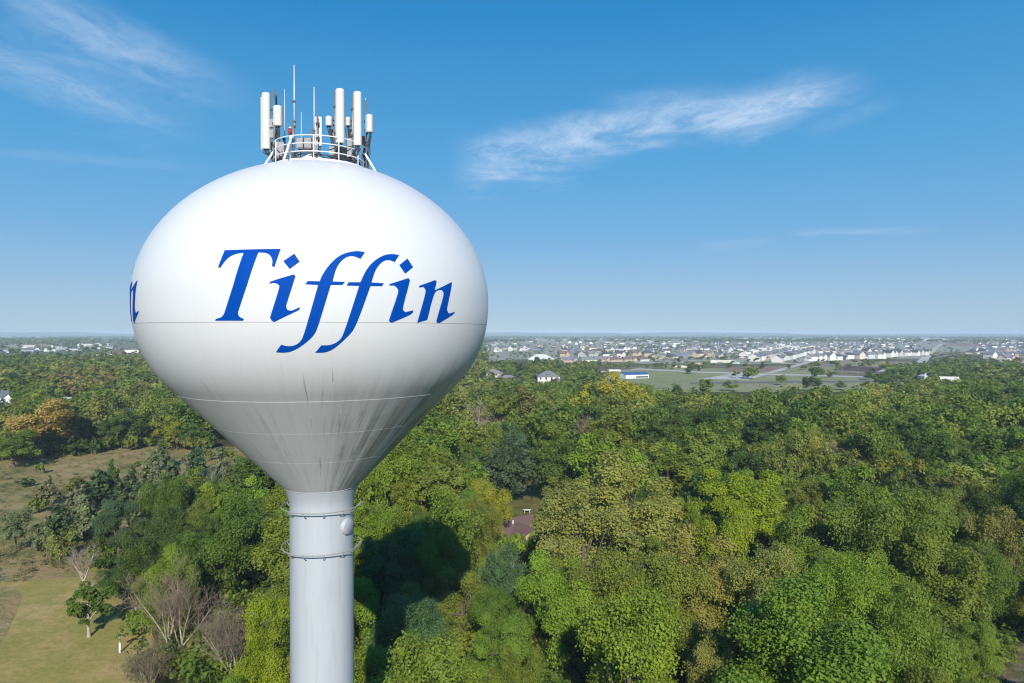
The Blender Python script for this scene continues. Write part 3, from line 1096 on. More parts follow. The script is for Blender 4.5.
# big trees one can point at (x, y of the top, width, height, tint, shape)
LM = [
    (632, 455, 112, 19, 'khaki green', 'round', 'large khaki crown at the top of the big pale cluster, right of the brown roof'),
    (583, 492, 112, 17.5, 'pale green', 'round', 'large pale green tree, lower left of the khaki-topped cluster'),
    (695, 520, 95, 16, 'khaki green', 'open', 'khaki open-crowned tree between the pale cluster and the bright green tree'),
    (640, 548, 130, 15.5, 'olive green', 'spread', 'wide olive tree below the pale cluster, with dark gaps in it'),
    (560, 553, 80, 14.5, 'fresh green', 'round', 'fresh green rounded tree below and right of the brown roof'),
    (742, 457, 84, 18, 'bright green', 'tall', 'brightest green tall tree in the middle of the woods'),
    (722, 492, 70, 16, 'bright green', 'round', 'bright green tree just left below the brightest tall one'),
    (800, 500, 80, 16, 'olive green', 'open', 'olive open-crowned tree right of the brightest green trees'),
    (862, 470, 88, 17.5, 'mid green', 'round', 'mid green dense tree with dark hollows, between olive trees at right'),
    (972, 433, 66, 17, 'dark green', 'round', 'dark round oak standing out near the right edge'),
    (508, 437, 62, 15, 'blue-green', 'round', 'dark blue-green round tree left of the small lawn'),
    (566, 440, 62, 15, 'deep green', 'round', 'deep green round tree right of the small lawn'),
    (604, 376, 66, 22, 'golden', 'round', 'tall golden tree rising above the far edge of the woods'),
    (588, 392, 40, 19, 'yellow', 'round', 'yellow-green tree touching the golden tree on its left side'),
    (630, 384, 44, 20, 'yellow', 'tall', 'yellow-green tall tree touching the golden tree on its right side'),
    (700, 402, 62, 18, 'dark green', 'spread', 'dark green wide tree right of the golden tree'),
    (668, 414, 50, 16.5, 'deep green', 'round', 'deep green tree between the golden tree and the dark wide one'),
    (488, 478, 46, 13, 'lime green', 'round', 'lime yellow tree just above the tower shadow'),
    (470, 462, 44, 13, 'fresh green', 'round', 'fresh green tree behind the lime yellow tree at the tower shadow'),
    (430, 418, 70, 17, 'mid green', 'round', 'mid green tree beside the right flank of the tank cone'),
    (398, 448, 60, 15, 'fresh green', 'spread', 'fresh green spreading tree just right of the tower neck'),
    (535, 386, 62, 20, 'dull brown-green', 'round', 'tall brown-green tree left of the golden tree'),
    (500, 392, 46, 19, 'olive green', 'tall', 'tall olive tree near the pale bare tree right of the tank'),
    (770, 545, 82, 15, 'khaki green', 'round', 'khaki round tree below the brightest green trees'),
    (848, 548, 112, 17, 'fresh green', 'spread', 'big fresh green spreading tree at lower right with dark gaps below'),
    (905, 590, 90, 15, 'mid green', 'round', 'mid green rounded tree between the big spreading tree and the bare earth corner'),
    (948, 520, 84, 16.5, 'mid green', 'tall', 'mid green tall tree above the bare earth corner'),
    (995, 500, 66, 16, 'dull brown-green', 'open', 'brownish open tree at the right edge above the bare earth'),
    (395, 520, 62, 15, 'blue-green', 'tall', 'blue-green tall tree in the tower shadow beside the column'),
    (440, 532, 66, 13, 'fresh green', 'round', 'fresh green tree inside the tower shadow'),
    (500, 545, 54, 12, 'blue-green', 'round', 'blue-green tree just right of the tower shadow'),
    (405, 590, 84, 13, 'blue-green', 'spread', 'blue-green wide tree at the foot of the tower shadow'),
    (266, 600, 66, 15, 'bright green', 'tall', 'bright green tall tree touching the left side of the column'),
    (122, 556, 44, 0, 'dark green', 'round', 'dark green low tree right behind the small guarded tree', 601),
    (150, 572, 34, 0, 'dull brown-green', 'round', 'brown-green low tree between the field edge and the big bare tree', 608),
    (226, 505, 84, 15, 'deep green', 'round', 'deep green broad tree left of the column behind the bare trees'),
    (158, 508, 64, 13, 'dark green', 'round', 'dark green dense tree behind the big bare tree'),
    (118, 500, 50, 11, 'blue-green', 'tall', 'blue-green tree at the near edge of the brushy meadow'),
    (252, 480, 50, 12, 'fresh green', 'round', 'fresh green tree left of the rigging rings'),
    (190, 470, 46, 11, 'mid green', 'round', 'mid green tree at the right side of the brushy meadow'),
    (42, 397, 72, 0, 'orange-brown', 'round', 'orange-brown autumn tree beside the brown meadow', 459),
    (14, 430, 50, 0, 'mid green', 'round', 'mid green tree left below the orange autumn tree', 468),
    (16, 509, 34, 0, 'grey-green', 'round', 'grey-green round tree alone at the left edge of the meadow', 552),
    (118, 412, 44, 0, 'deep green', 'round', 'deep green tree behind the meadow, right of the orange autumn tree', 448),
    (168, 418, 32, 0, 'lime green', 'round', 'lime-tinged tree at the far right edge of the meadow', 449),
    (196, 424, 30, 0, 'deep green', 'round', 'deep green tree behind the meadow, next to the tank cone', 449),
]
for l in LM:
    landmark(*l[:7], base=l[7] if len(l) > 7 else None)

# young trees with white trunk guards in the mown field
for x, yt, w, base, tint, var, lab in ((89, 583, 40, 637, 'deep green', 0, 'small dark green tree with a white trunk guard in the mown field'),
                                       (120, 626, 9, 653, 'mid green', 1, 'thin young tree with white trunk guard, nearest in the mown field'),
                                       (137, 600, 16, 626, 'dull brown-green', 1, 'young tree with white trunk guard between the small tree and the bare tree')):
    X, Y = gp(x, base)
    hgt = H - (yt - 333) / F * Y
    r_ = plant('young_tree', 'young', X, Y, hgt, max(w * Y / F / 2, .5), tint, lab, group='young trees in the mown field', variant=var, rng=PR)
    gd = MB().lathe([(.12, 0), (.13, .05), (.12, 1.2), (.1, 1.21)], 12)
    gd.build('trunk_guard', M['trim'], r_)
    r_.children[-1].scale = (1 / r_.scale.x, 1 / r_.scale.y, 1 / r_.scale.z)


# bare trees
def bare_tree(x, ytop, base, spread, label, tint, seed, density=1.0, name='bare_tree', stems=2):
    X, Y = gp(x, base)
    h = H - (ytop - 333) / F * Y
    rng = random.Random(seed)
    root = empty(name, (X, Y, 0))
    tag(root, label, 'bare tree', 'leafless trees')
    tr, br = MB(), MB()

    def grow(mb, p, d, L, r, lvl):
        n = 4
        pts, q, dd = [p], p.copy(), d.copy()
        wig = .10 if lvl < 2 else .2
        for i in range(n):
            dd = (dd + Vector((rng.uniform(-wig, wig), rng.uniform(-wig, wig), rng.uniform(-.02, .10)))).normalized()
            q = q + dd * (L / n)
            pts.append(q.copy())
        r_end = r * (.72, .38, .35, .4, .5)[min(lvl, 4)]
        (mb if lvl < 2 else br).tube(pts, [r + (r_end - r) * i / n for i in range(n + 1)], 7 if lvl < 2 else 4 if lvl < 3 else 3, caps=False)
        if lvl >= 4:
            return
        kids = (4, 7, 6, 5)[lvl]
        kids = max(3, round(kids * density))
        az0 = rng.uniform(0, 6.28)
        for k in range(kids):
            t_ = (.7 + .3 * (k + 1) / kids) if lvl == 0 else .18 + .82 * (k + 1) / kids
            i = min(n - 1, int(t_ * n))
            sp = pts[i] + (pts[i + 1] - pts[i]) * min(1, t_ * n - i)
            a_ = az0 + k * 2.4 + rng.uniform(-.4, .4)
            dl = (pts[i + 1] - pts[i]).normalized()
            u_ = dl.cross(Vector((math.cos(a_), math.sin(a_), .15))).normalized()
            ang_ = (rng.uniform(.22, .58), rng.uniform(.4, .8), rng.uniform(.4, .9), rng.uniform(.4, 1.0))[lvl] * spread
            nd = (dl * math.cos(ang_) + u_ * math.sin(ang_) + Vector((0, 0, .12))).normalized()
            Lk = h * (.46, .24, .12, .06)[lvl] * rng.uniform(.65, 1.15) * (1.15 - .45 * t_ if lvl else 1)
            rk = max((r + (r_end - r) * t_) * (rng.uniform(.5, .75) if lvl == 0 else rng.uniform(.4, .6)), .014)
            grow(mb, sp, nd, Lk, rk, lvl + 1)

    for s in range(stems):
        a = rng.uniform(0, 6.28)
        d = Vector((math.cos(a) * .16 * s, math.sin(a) * .10 * s, 1)).normalized()
        grow(tr, Vector((.12 * s, .1 * s, -.2)), d, h * .3, .0155 * h * (1 - .25 * s), 0)
    top = max(v[2] for v in br.v)
    k = h / top
    for mb in (tr, br):
        mb.v = [(a * k, b * k, c * k) for a, b, c in mb.v]
    a_ = tr.build('trunk', M['twig'], root)
    a_['tint'] = [min(.5, c * 1.5) for c in tint]
    b_ = br.build('branches', M['twig'], root)
    b_['tint'] = [tint[0] * 1.0, tint[1] * .92, tint[2] * .82]
    TREES.append((X, Y, h * .2))
    return X, Y


bare_tree(172, 556, 678, 1.0, 'big leafless tree with pale forked trunk at the edge of the mown field', (.26, .215, .17), 4, 1.0, stems=2)
bare_tree(234, 600, 700, 1.2, 'leaning leafless tree between the big bare tree and the column', (.23, .20, .16), 9, .95, stems=3)
bare_tree(150, 640, 706, 1.4, 'low leafless thicket tree left of the big bare tree trunk', (.21, .18, .13), 15, .9, stems=3)
bare_tree(84, 545, 594, 1.0, 'small pale leafless tree behind the small dark green tree', (.34, .30, .25), 21, .9, stems=2)
bare_tree(205, 466, 520, .8, 'slim grey leafless tree standing in the brushy meadow', (.33, .30, .27), 27, .9, stems=1)
bare_tree(480, 394, 452, 1.0, 'pale leafless tree above the trees right of the tank cone', (.42, .38, .34), 33, 1.0, stems=2)
bare_tree(590, 412, 470, .9, 'brownish leafless tree in front of the golden tree', (.28, .22, .18), 39, 1.0, stems=2)
bare_tree(838, 436, 490, .9, 'grey leafless tree among the olive trees at right', (.34, .31, .28), 45, .9, stems=2)

# cedars and bushes of the meadow
CED = [(60, 505, 545, 'cone', 'blue-green', 30), (84, 498, 540, 'cone', 'grey-green', 34), (98, 470, 505, 'cone', 'blue-green', 28), (112, 462, 500, 'cone', 'dark green', 22),
       (130, 470, 515, 'cone', 'blue-green', 34), (66, 530, 560, 'round', 'dull brown-green', 34), (150, 455, 490, 'cone', 'grey-green', 26), (172, 460, 498, 'cone', 'blue-green', 24),
       (78, 486, 515, 'cone', 'grey-green', 26), (140, 492, 530, 'cone', 'grey-green', 28), (178, 484, 530, 'cone', 'blue-green', 34), (222, 456, 490, 'cone', 'grey-green', 24),
       (240, 460, 500, 'cone', 'blue-green', 26), (215, 476, 512, 'cone', 'dark green', 26), (45, 520, 552, 'cone', 'grey-green', 22), (160, 440, 470, 'cone', 'grey-green', 22),
       (196, 446, 478, 'cone', 'blue-green', 22), (104, 520, 562, 'cone', 'dark green', 30), (48, 478, 506, 'cone', 'grey-green', 22)]
CEDARS = []
for x, yt, base, kind, tint, w in CED:
    X, Y = gp(x, base)
    hgt = max(2.0, H - (yt - 333) / F * Y)
    o = plant('cedar_tree' if kind == 'cone' else 'shrub', kind if kind == 'cone' else 'bush', X, Y, hgt, w * Y / F / 2, tint, '', 'cedar' if kind == 'cone' else 'shrub', 'cedars and shrubs of the meadow', rng=PR)
    CEDARS.append((o, tint, 'cedar' if kind == 'cone' else 'shrub'))


def inside(x, y, poly):
    c = False
    for i in range(len(poly)):
        x0, y0 = poly[i - 1]
        x1, y1 = poly[i]
        if (y0 > y) != (y1 > y) and x < (x1 - x0) * (y - y0) / (y1 - y0) + x0:
            c = not c
    return c


MEADOW_G = [gp(*p) for p in MEADOW]
MOWN_G = [gp(*p) for p in MOWN[:-2]] + [gp(150, 900), gp(-330, 900)]
HOUSE = gp(512, 545)
LAWN_PX = [(504, 478), (548, 474), (548, 512), (540, 520), (536, 552), (488, 560), (484, 500)]
LAWN_G = [gp(*p) for p in LAWN_PX]
EARTH_G = [gp(*p) for p in [(1000, 652), (1030, 640), (1090, 700), (1002, 700)]]
R_LIMIT = 182.0

SHRUBS = []
for k_ in range(24):
    x = -6 + k_ * 9.6 + PR.uniform(-3, 3)
    yb = 461 - max(0, min(1, (x - 20) / 100)) * 11 + PR.uniform(-3, 1)
    X, Y = gp(x, yb)
    tn = PR.choice(['deep green', 'mid green', 'olive green', 'dull brown-green', 'dark green'])
    SHRUBS.append((plant('shrub', 'bush', X, Y, PR.uniform(3.0, 5.4), PR.uniform(2.4, 4.2), tn, '', 'shrub', 'cedars and shrubs of the meadow', rng=PR), tn, 'shrub'))
tries = 0
while len(SHRUBS) < 50 and tries < 4000:
    tries += 1
    x, y = PR.uniform(-5, 262), PR.uniform(452, 575)
    X, Y = gp(x, y)
    if not inside(X, Y, MEADOW_G) or any(math.hypot(X - a, Y - b) < 3.2 + r * .6 for a, b, r in TREES):
        continue
    if inside(x, y, [(20, 470), (75, 458), (145, 451), (160, 456), (110, 470), (50, 484)]) and PR.random() < .85:
        continue
    tint = PR.choice(['grey-green', 'blue-green', 'olive green', 'dull brown-green', 'mid green'])
    o = plant('shrub', 'bush', X, Y, PR.uniform(1.6, 3.4), PR.uniform(1.3, 2.6), tint, '', 'shrub', 'cedars and shrubs of the meadow', rng=PR)
    SHRUBS.append((o, tint, 'shrub'))


# -------- fill of the woods, nearest trees each by itself
def blocked(X, Y, cr):
    if math.hypot(X - AX, Y - AY) < 3.2 + cr:
        return True
    if inside(X, Y, MEADOW_G) or inside(X, Y, MOWN_G) or inside(X, Y, LAWN_G) or inside(X, Y, EARTH_G):
        return True
    # keep sight lines to the roof, the lawn and the field free
    x, y = to_px(X, Y, 0)
    return False


def covers(X, Y, h, cr, box):
    """would this crown stand in front of the ground patch seen in box?"""
    x, y1 = to_px(X, Y, h)
    hw = cr * F / Y
    _, y0 = to_px(X, Y, h * .25)
    x0, ya, x1, yb = box[:4]
    return x + hw * .8 > x0 and x - hw * .8 < x1 and y1 < yb - 4 and y0 > ya


KEEP = [(496, 506, 532, 545, 128), (520, 480, 546, 512, 150), (-40, 575, 112, 683, 112), (112, 606, 145, 683, 100), (-40, 452, 135, 480, 170), (1004, 660, 1024, 683, 80),
        (140, 590, 245, 683, 80), (70, 545, 100, 600, 100)]
FAR_KEEP = [(-5, 386, 13, 400, 345), (48, 388, 74, 396, 366), (112, 399, 131, 408, 312), (538, 367, 560, 383, 505), (478, 367, 518, 379, 540), (620, 363, 648, 376, 575),
            (918, 366, 934, 378, 535), (940, 372, 960, 380, 520), (590, 364, 622, 370, 640), (668, 360, 770, 380, 560)]


def zone_tint(x, y, rng):
    """what grows where, from the photograph"""
    if x < 285:
        pool = ['olive green', 'deep green', 'dull brown-green', 'mid green', 'olive green', 'dark green', 'khaki green'] if y < 470 else ['deep green', 'mid green', 'blue-green', 'fresh green', 'dark green']
    elif x < 560:
        pool = ['mid green', 'fresh green', 'blue-green', 'deep green', 'olive green', 'mid green'] if y < 560 else ['mid green', 'deep green', 'fresh green', 'mid green', 'olive green']
    elif x < 780:
        pool = ['olive green', 'mid green', 'fresh green', 'olive green', 'khaki green'] if y > 560 else ['deep green', 'mid green', 'fresh green', 'olive green', 'dark green']
    else:
        pool = ['olive green', 'olive green', 'dull brown-green', 'deep green', 'mid green', 'dark green', 'khaki green'] if y < 560 else ['olive green', 'mid green', 'fresh green', 'olive green', 'mid green', 'deep green']
    return rng.choice(pool)


cand = []
FR = random.Random(21)
for i in range(9000):
    u = FR.random()
    Y = math.sqrt(40 ** 2 + u * (R_LIMIT ** 2 - 40 ** 2))
    X = FR.uniform(-.80, .80) * Y
    cr = 2.7 + 5.2 * FR.random() ** 1.3
    cand.append((X, Y, cr))
FILL = []
for X, Y, cr in cand:
    if blocked(X, Y, cr * .7):
        continue
    if any(math.hypot(X - a, Y - b) < (cr + r) * .83 for a, b, r in TREES):
        continue
    h = 5.5 + cr * FR.uniform(1.2, 2.2)
    h = min(h, 19)
    bad = False
    for box in KEEP:
        if Y < box[4] and covers(X, Y, h, cr, box):
            bad = True
    if bad:
        # low bushes only where a view must stay open
        continue
    x, y = to_px(X, Y, h * .7)
    kind = FR.choices(['round', 'tall', 'spread', 'open'], [4, 3, 2, 2])[0]
    tint = zone_tint(x, y, FR)
    o = plant('broadleaf_tree', kind, X, Y, h, cr, tint, '', group='trees of the woods', rng=FR)
    FILL.append((o, tint, kind, x, y, h))

# ---- words for every tree of the fill: what it looks like and what it stands next to
REFS = [((512, 525), 'the purple-brown roof'), ((320, 620), 'the tower column'), ((604, 410), 'the golden tree'), ((742, 490), 'the brightest green trees'),
        ((632, 480), 'the big khaki-topped cluster'), ((972, 460), 'the dark round oak'), ((430, 560), 'the tower shadow'), ((172, 620), 'the big bare tree'),
        ((1000, 665), 'the bare earth corner'), ((848, 600), 'the big spreading tree'), ((480, 415), 'the pale bare tree'), ((40, 430), 'the orange autumn tree'),
        ((862, 500), 'the dense hollowed tree'), ((700, 425), 'the dark wide tree'), ((230, 430), 'the tank cone'), ((640, 590), 'the wide olive tree'), ((770, 570), 'the khaki round tree')]
SHAPE = {'round': 'rounded', 'tall': 'tall', 'spread': 'wide', 'open': 'loose', 'cone': 'pointed', 'bush': 'low'}
ORD = ['nearest', 'second nearest', 'third nearest', 'fourth nearest', 'fifth nearest', 'sixth nearest', 'seventh nearest', 'eighth nearest', 'ninth nearest', 'tenth nearest'] + [w_ + ' nearest' for w_ in NUMW[10:]]


def side(dx_, dy_):
    if abs(dx_) > 2.2 * abs(dy_):
        return 'right of' if dx_ > 0 else 'left of'
    if abs(dy_) > 2.2 * abs(dx_):
        return 'in front of' if dy_ > 0 else 'behind'
    return ('before and ' if dy_ > 0 else 'behind and ') + ('right of' if dx_ > 0 else 'left of')


def word_labels(rows, refs, noun):
    by = {}
    for o, tint, shape, x, y in rows:
        (rx, ry), name = min(refs, key=lambda q: math.hypot(q[0][0] - x, (q[0][1] - y) * 1.4))
        key = (f'{tint} {shape} {noun}'.replace('  ', ' '), side(x - rx, y - ry), name)
        by.setdefault(key, []).append((o, math.hypot(rx - x, ry - y)))
    for (a, sd, ref), v in by.items():
        v.sort(key=lambda q: q[1])
        for i, (o, _d) in enumerate(v):
            o['label'] = f'{a} {sd} {ref}' if len(v) == 1 else f'{a} {sd} {ref}, {ORD[i]} such tree' if noun == 'tree' else f'{a} {sd} {ref}, {ORD[i]}'


word_labels([(o, tint, SHAPE[k], x, y) for o, tint, k, x, y, h in FILL], REFS, 'tree')
MREFS = [((90, 464), 'the dry brown strip'), ((16, 530), 'the lone grey-green tree'), ((118, 520), 'the tall blue-green tree'), ((190, 490), 'the mid green meadow tree'),
         ((205, 500), 'the slim grey bare tree'), ((40, 570), 'the tan grass bank'), ((250, 490), 'the fresh green tree by the rings')]
for rows, noun in ((CEDARS, 'cedar'), (SHRUBS, 'shrub')):
    word_labels([(o, tint, 'bushy' if n == 'cedar' else 'low', *to_px(o.location.x, o.location.y, 2)) for o, tint, n in rows if n == noun], MREFS, noun)
word_labels([(o, tint, 'tangled', *to_px(o.location.x, o.location.y, 2)) for o, tint, n in CEDARS if n == 'shrub'], MREFS, 'shrub')


# -------- the farther woods as one mass, and the undergrowth
def strip_wood(X, Y):
    k = math.sin(Y * .0031 + X * .0006) + .7 * math.sin(X * .0023 + Y * .0011 + 1.7) + .4 * math.sin(X * .006 + 2)
    return .9 if k > .55 else .03


def woods_density(X, Y):
    x, y = to_px(X, Y, 0)
    if Y < R_LIMIT:
        return 0
    if inside(X, Y, MEADOW_G):
        return 0
    if x < 485:                       # left, and behind the tank
        if Y < 640:
            return 1.0
        if Y < 760:
            return .6
        if Y < 2100:
            return .05 if x < 150 else .35
        if Y < 3800:
            return .95 if x < 90 else .16
        return strip_wood(X, Y)
    if x < 600:
        if Y < 325:
            return 1.0
        if Y < 620:
            return .26
        if Y < 2600:
            return .15 if Y < 760 else .12
        return strip_wood(X, Y)
    if x < 800:
        if Y < 292 + 14 * math.sin(x * .05):
            return 1.0
        if Y < 720:
            return .006
        if Y < 2600:
            return (.27 if x < 755 and Y < 2000 else .10) if Y > 950 else .03
        return strip_wood(X, Y)
    if x < 930:
        if Y < (312 if x < 872 else 340):
            return 1.0
        if Y < 760:
            return .8 if inside(x, y, [(892, 372), (935, 368), (942, 381), (890, 383)]) else .025 if x > 875 else .008
        if Y < 2600:
            return .035
        return strip_wood(X, Y)
    if Y < 375:
        return 1.0
    if inside(x, y, [(936, 361), (962, 357), (1006, 374), (1060, 390), (950, 392), (936, 374)]):
        return .85
    if Y < 560:
        return .5
    if Y < 1300:
        return .12
    if Y < 2600:
        return .04
    return strip_wood(X, Y)


WR = np.random.default_rng(77)
proto = {}
for lod, nl, lf, nlobe in (('a', 2300, .74, 30), ('b', 520, 1.5, 16), ('c', 90, 3.0, 8)):
    proto[lod] = []
    for k in range(6):
        r2 = np.random.default_rng(200 + k)
        st = ['round', 'tall', 'spread', 'round', 'open', 'tall'][k]
        v, _ = crown_cards(r2, 15, 5.6, 2.2, nl, lf, st, nlobe, spray=10, tri=True)
        proto[lod].append(v.astype(np.float32))
VS, TS = [], []
far_pool_l = ['olive green', 'dull brown-green', 'deep green', 'mid green', 'khaki green', 'olive green', 'dark green', 'rusty brown', 'grey-green']
far_pool_r = ['olive green', 'mid green', 'deep green', 'olive green', 'dark green', 'khaki green', 'dull brown-green', 'pale green']
grid_cells = {}


def far_ok(X, Y, d):
    gx, gy = int(X // 12), int(Y // 12)
    for a in range(gx - 1, gx + 2):
        for b in range(gy - 1, gy + 2):
            for (p, q, r) in grid_cells.get((a, b), ()):
                if math.hypot(X - p, Y - q) < d + r:
                    return False
    grid_cells.setdefault((gx, gy), []).append((X, Y, d))
    return True


for a, b, r in TREES:
    grid_cells.setdefault((int(a // 12), int(b // 12)), []).append((a, b, min(r, 6) * .7))
TOWN_CLEAR = []
n_far = 0
N_TRY = 60000
us = WR.random((N_TRY, 4))
for i in range(N_TRY):
    # more tries nearby: depth spread between area-true and log
    if i < 26000:
        Y = math.sqrt(R_LIMIT ** 2 + us[i, 0] * (760 ** 2 - R_LIMIT ** 2))
    else:
        Y = 700 * (7000 / 700) ** us[i, 0]
    X = (us[i, 1] * 2 - 1) * .79 * Y
    dn = woods_density(X, Y)
    if us[i, 2] > dn:
        continue
    x_ = to_px(X, Y)[0]
    town = (x_ > 590 and Y > 640 and not (x_ > 930 and Y < 1300)) or (x_ > 485 and Y > 720)
    cr = 3.6 + 3.2 * us[i, 3] if Y < 900 and not town else 2.4 + 2.2 * us[i, 3] if town and Y < 2400 else 9 + 8 * us[i, 3] if Y > 2400 else 4 + 5 * us[i, 3]
    if not far_ok(X, Y, cr * .72):
        continue
    lod = 'a' if Y < 330 else 'b' if Y < 800 else 'c'
    v = proto[lod][int(WR.integers(6))]
    an = WR.uniform(0, 6.28)
    c, s = math.cos(an), math.sin(an)
    k = cr / 5.6
    hz = k * WR.uniform(.85, 1.2) if Y < 900 else k * WR.uniform(.6, .85)
    if to_px(X, Y)[0] > 485 and 345 < Y < 1500:
        hz *= .62
    hz = min(hz, 1.25 if Y < 250 else .98)
    P = np.empty_like(v)
    P[:, 0] = (v[:, 0] * c - v[:, 1] * s) * k + X
    P[:, 1] = (v[:, 0] * s + v[:, 1] * c) * k + Y
    P[:, 2] = v[:, 2] * hz
    x = to_px(X, Y)[0]
    pool = far_pool_l if x < 485 else far_pool_r
    # patches of like trees
    pn = math.sin(X * .021 + 1.3) + math.sin(Y * .033 + X * .011) + WR.normal() * .8
    tn = pool[int(abs(pn * 2.2)) % len(pool)]
    tc_ = np.array(TINT[tn]) * WR.uniform(.85, 1.15)
    if 60 < x < 110 and 330 < Y < 520 and WR.random() < .5:
        tc_ = np.array(TINT['rusty brown'])
    if any(Y < bx[4] and covers(X, Y, 15 * hz, cr, bx) for bx in FAR_KEEP):
        continue
    VS.append(P)
    TS.append(np.tile(tc_, (len(P), 1)))
    n_far += 1
V = np.concatenate(VS)
T = np.concatenate(TS)
tag(link('distant_woods', mesh_np('distant_woods', V, np.arange(len(V)), 3, M['leaf_far'], tint=T)), 'distant mixed woods and scattered town trees reading as one mass', 'woods', kind='stuff')

VS, TS = [], []
und = []
r2 = np.random.default_rng(300)
for k in range(4):
    v, _ = crown_cards(r2, 3.2, 2.6, .1, 620, .30, 'round', 10, spray=10, tri=True)
    und.append(v)
for i in range(2300):
    Y = math.sqrt(40 ** 2 + WR.random() * (R_LIMIT ** 2 - 40 ** 2))
    X = WR.uniform(-.8, .8) * Y
    if blocked(X, Y, 1.0):
        continue
    k = WR.uniform(.6, 1.5)
    kz = k * WR.uniform(.8, 1.3)
    if any(Y < bx[4] and covers(X, Y, 3.4 * kz, 2.6 * k, bx) for bx in KEEP[:2] + [b_ for b_ in KEEP if b_[0] == 1004]):
        continue
    v = und[int(WR.integers(4))]
    an = WR.uniform(0, 6.28)
    c, s = math.cos(an), math.sin(an)
    P = np.stack([(v[:, 0] * c - v[:, 1] * s) * k + X, (v[:, 0] * s + v[:, 1] * c) * k + Y, v[:, 2] * kz], 1)
    VS.append(P)
    TS.append(np.tile(np.array(TINT[['mid green', 'deep green', 'olive green', 'dark green'][int(WR.integers(4))]]), (len(P), 1)))
# low brush in the meadow
for i in range(900):
    x, y = WR.uniform(-10, 265), WR.uniform(448, 590)
    X, Y = gp(x, y)
    if not inside(X, Y, MEADOW_G):
        continue
    k = WR.uniform(.12, .38)
    v = und[int(WR.integers(4))][:390]
    an = WR.uniform(0, 6.28)
    c, s = math.cos(an), math.sin(an)
    P = np.stack([(v[:, 0] * c - v[:, 1] * s) * k * 1.5 + X, (v[:, 0] * s + v[:, 1] * c) * k * 1.5 + Y, v[:, 2] * k], 1)
    VS.append(P)
    TS.append(np.tile(np.array([(.17, .14, .06), (.12, .12, .045), (.21, .165, .09), (.08, .095, .035)][int(WR.integers(4))]), (len(P), 1)))
V = np.concatenate(VS)
T = np.concatenate(TS)
tag(link('undergrowth', mesh_np('undergrowth', V, np.arange(len(V)), 3, M['leaf_far'], tint=T)), 'low green undergrowth and meadow brush between the trees', 'undergrowth', kind='stuff')

# ------------------------------------------------------------------ houses and the town
WALL = {'white': (.72, .72, .70), 'cream': (.62, .57, .46), 'tan': (.42, .35, .26), 'grey': (.36, .37, .38), 'blue-grey': (.22, .28, .34), 'brick red': (.30, .13, .08), 'pale grey': (.55, .55, .54)}
ROOF = {'grey': (.20, .20, .21), 'dark': (.075, .075, .082), 'brown': (.16, .125, .10), 'pale': (.62, .62, .61), 'blue': (.03, .10, .30), 'slate': (.13, .15, .175), 'purple-brown': (.145, .092, .085), 'green-grey': (.16, .27, .26)}


class HouseKind:
    """walls and roof of one house shape, origin on the ground in the middle; w along x, d along y"""

    def __init__(self, w, d, eave, ridge, form, wings=()):
        self.w, self.d, self.eave = w, d, eave
        wb, rf = MB(), MB()
        self.block(wb, rf, 0, 0, w, d, eave, ridge, form)
        for (x, y, ww, dd, e, r, f) in wings:
            self.block(wb, rf, x, y, ww, dd, e, r, f)
        self.wall, self.roof = wb.mesh('wall', M['siding']), rf.mesh('roof', M['shingle'])

    @staticmethod
    def block(wb, rf, x, y, w, d, e, r, form):
        a, b, o, th = w / 2, d / 2, .45, .22
        if form == 'flat':
            wb.box((x, y, e / 2), (w, d, e))
            rf.box((x, y, e + .1), (w - .5, d - .5, .24))
            for s in (-1, 1):
                wb.box((x, y + s * (b - .12), e + .3), (w, .24, .6))
                wb.box((x + s * (a - .12), y, e + .3), (.24, d - .5, .6))
            return
        wb.box((x, y, e / 2), (w, d, e))
        if form == 'gable':          # ridge along x
            for s in (-1, 1):
                wb.add([(x + s * (a - .01), y - b, e), (x + s * (a - .01), y + b, e), (x + s * (a - .01), y, r - .05)], [(0, 1, 2) if s > 0 else (0, 2, 1)])
                k = o * (r - e) / b
                v = []
                for xx in (x - a - o, x + a + o):
                    v += [(xx, y + s * (b + o), e - k), (xx, y, r), (xx, y, r + th), (xx, y + s * (b + o), e - k + th)]
                rf.add(v, [(0, 1, 2, 3), (4, 7, 6, 5), (0, 3, 7, 4), (3, 2, 6, 7), (0, 4, 5, 1), (1, 5, 6, 2)])
        elif form == 'gable_y':
            for s in (-1, 1):
                wb.add([(x - a, y + s * (b - .01), e), (x + a, y + s * (b - .01), e), (x, y + s * (b - .01), r - .05)], [(0, 1, 2) if s < 0 else (0, 2, 1)])
                k = o * (r - e) / a
                v = []
                for yy in (y - b - o, y + b + o):
                    v += [(x + s * (a + o), yy, e - k), (x, yy, r), (x, yy, r + th), (x + s * (a + o), yy, e - k + th)]
                rf.add(v, [(0, 1, 2, 3), (4, 7, 6, 5), (0, 3, 7, 4), (3, 2, 6, 7), (0, 4, 5, 1), (1, 5, 6, 2)])
        else:                        # hip
            A, B = a + o, b + o
            rl = max(A - B, 0)
            v = [(x - A, y - B, e), (x + A, y - B, e), (x + A, y + B, e), (x - A, y + B, e), (x - rl, y, r), (x + rl, y, r),
                 (x - A, y - B, e - th), (x + A, y - B, e - th), (x + A, y + B, e - th), (x - A, y + B, e - th)]
            rf.add(v, [(0, 1, 5, 4), (1, 2, 5), (2, 3, 4, 5), (3, 0, 4), (6, 7, 1, 0), (7, 8, 2, 1), (8, 9, 3, 2), (9, 6, 0, 3), (9, 8, 7, 6)])


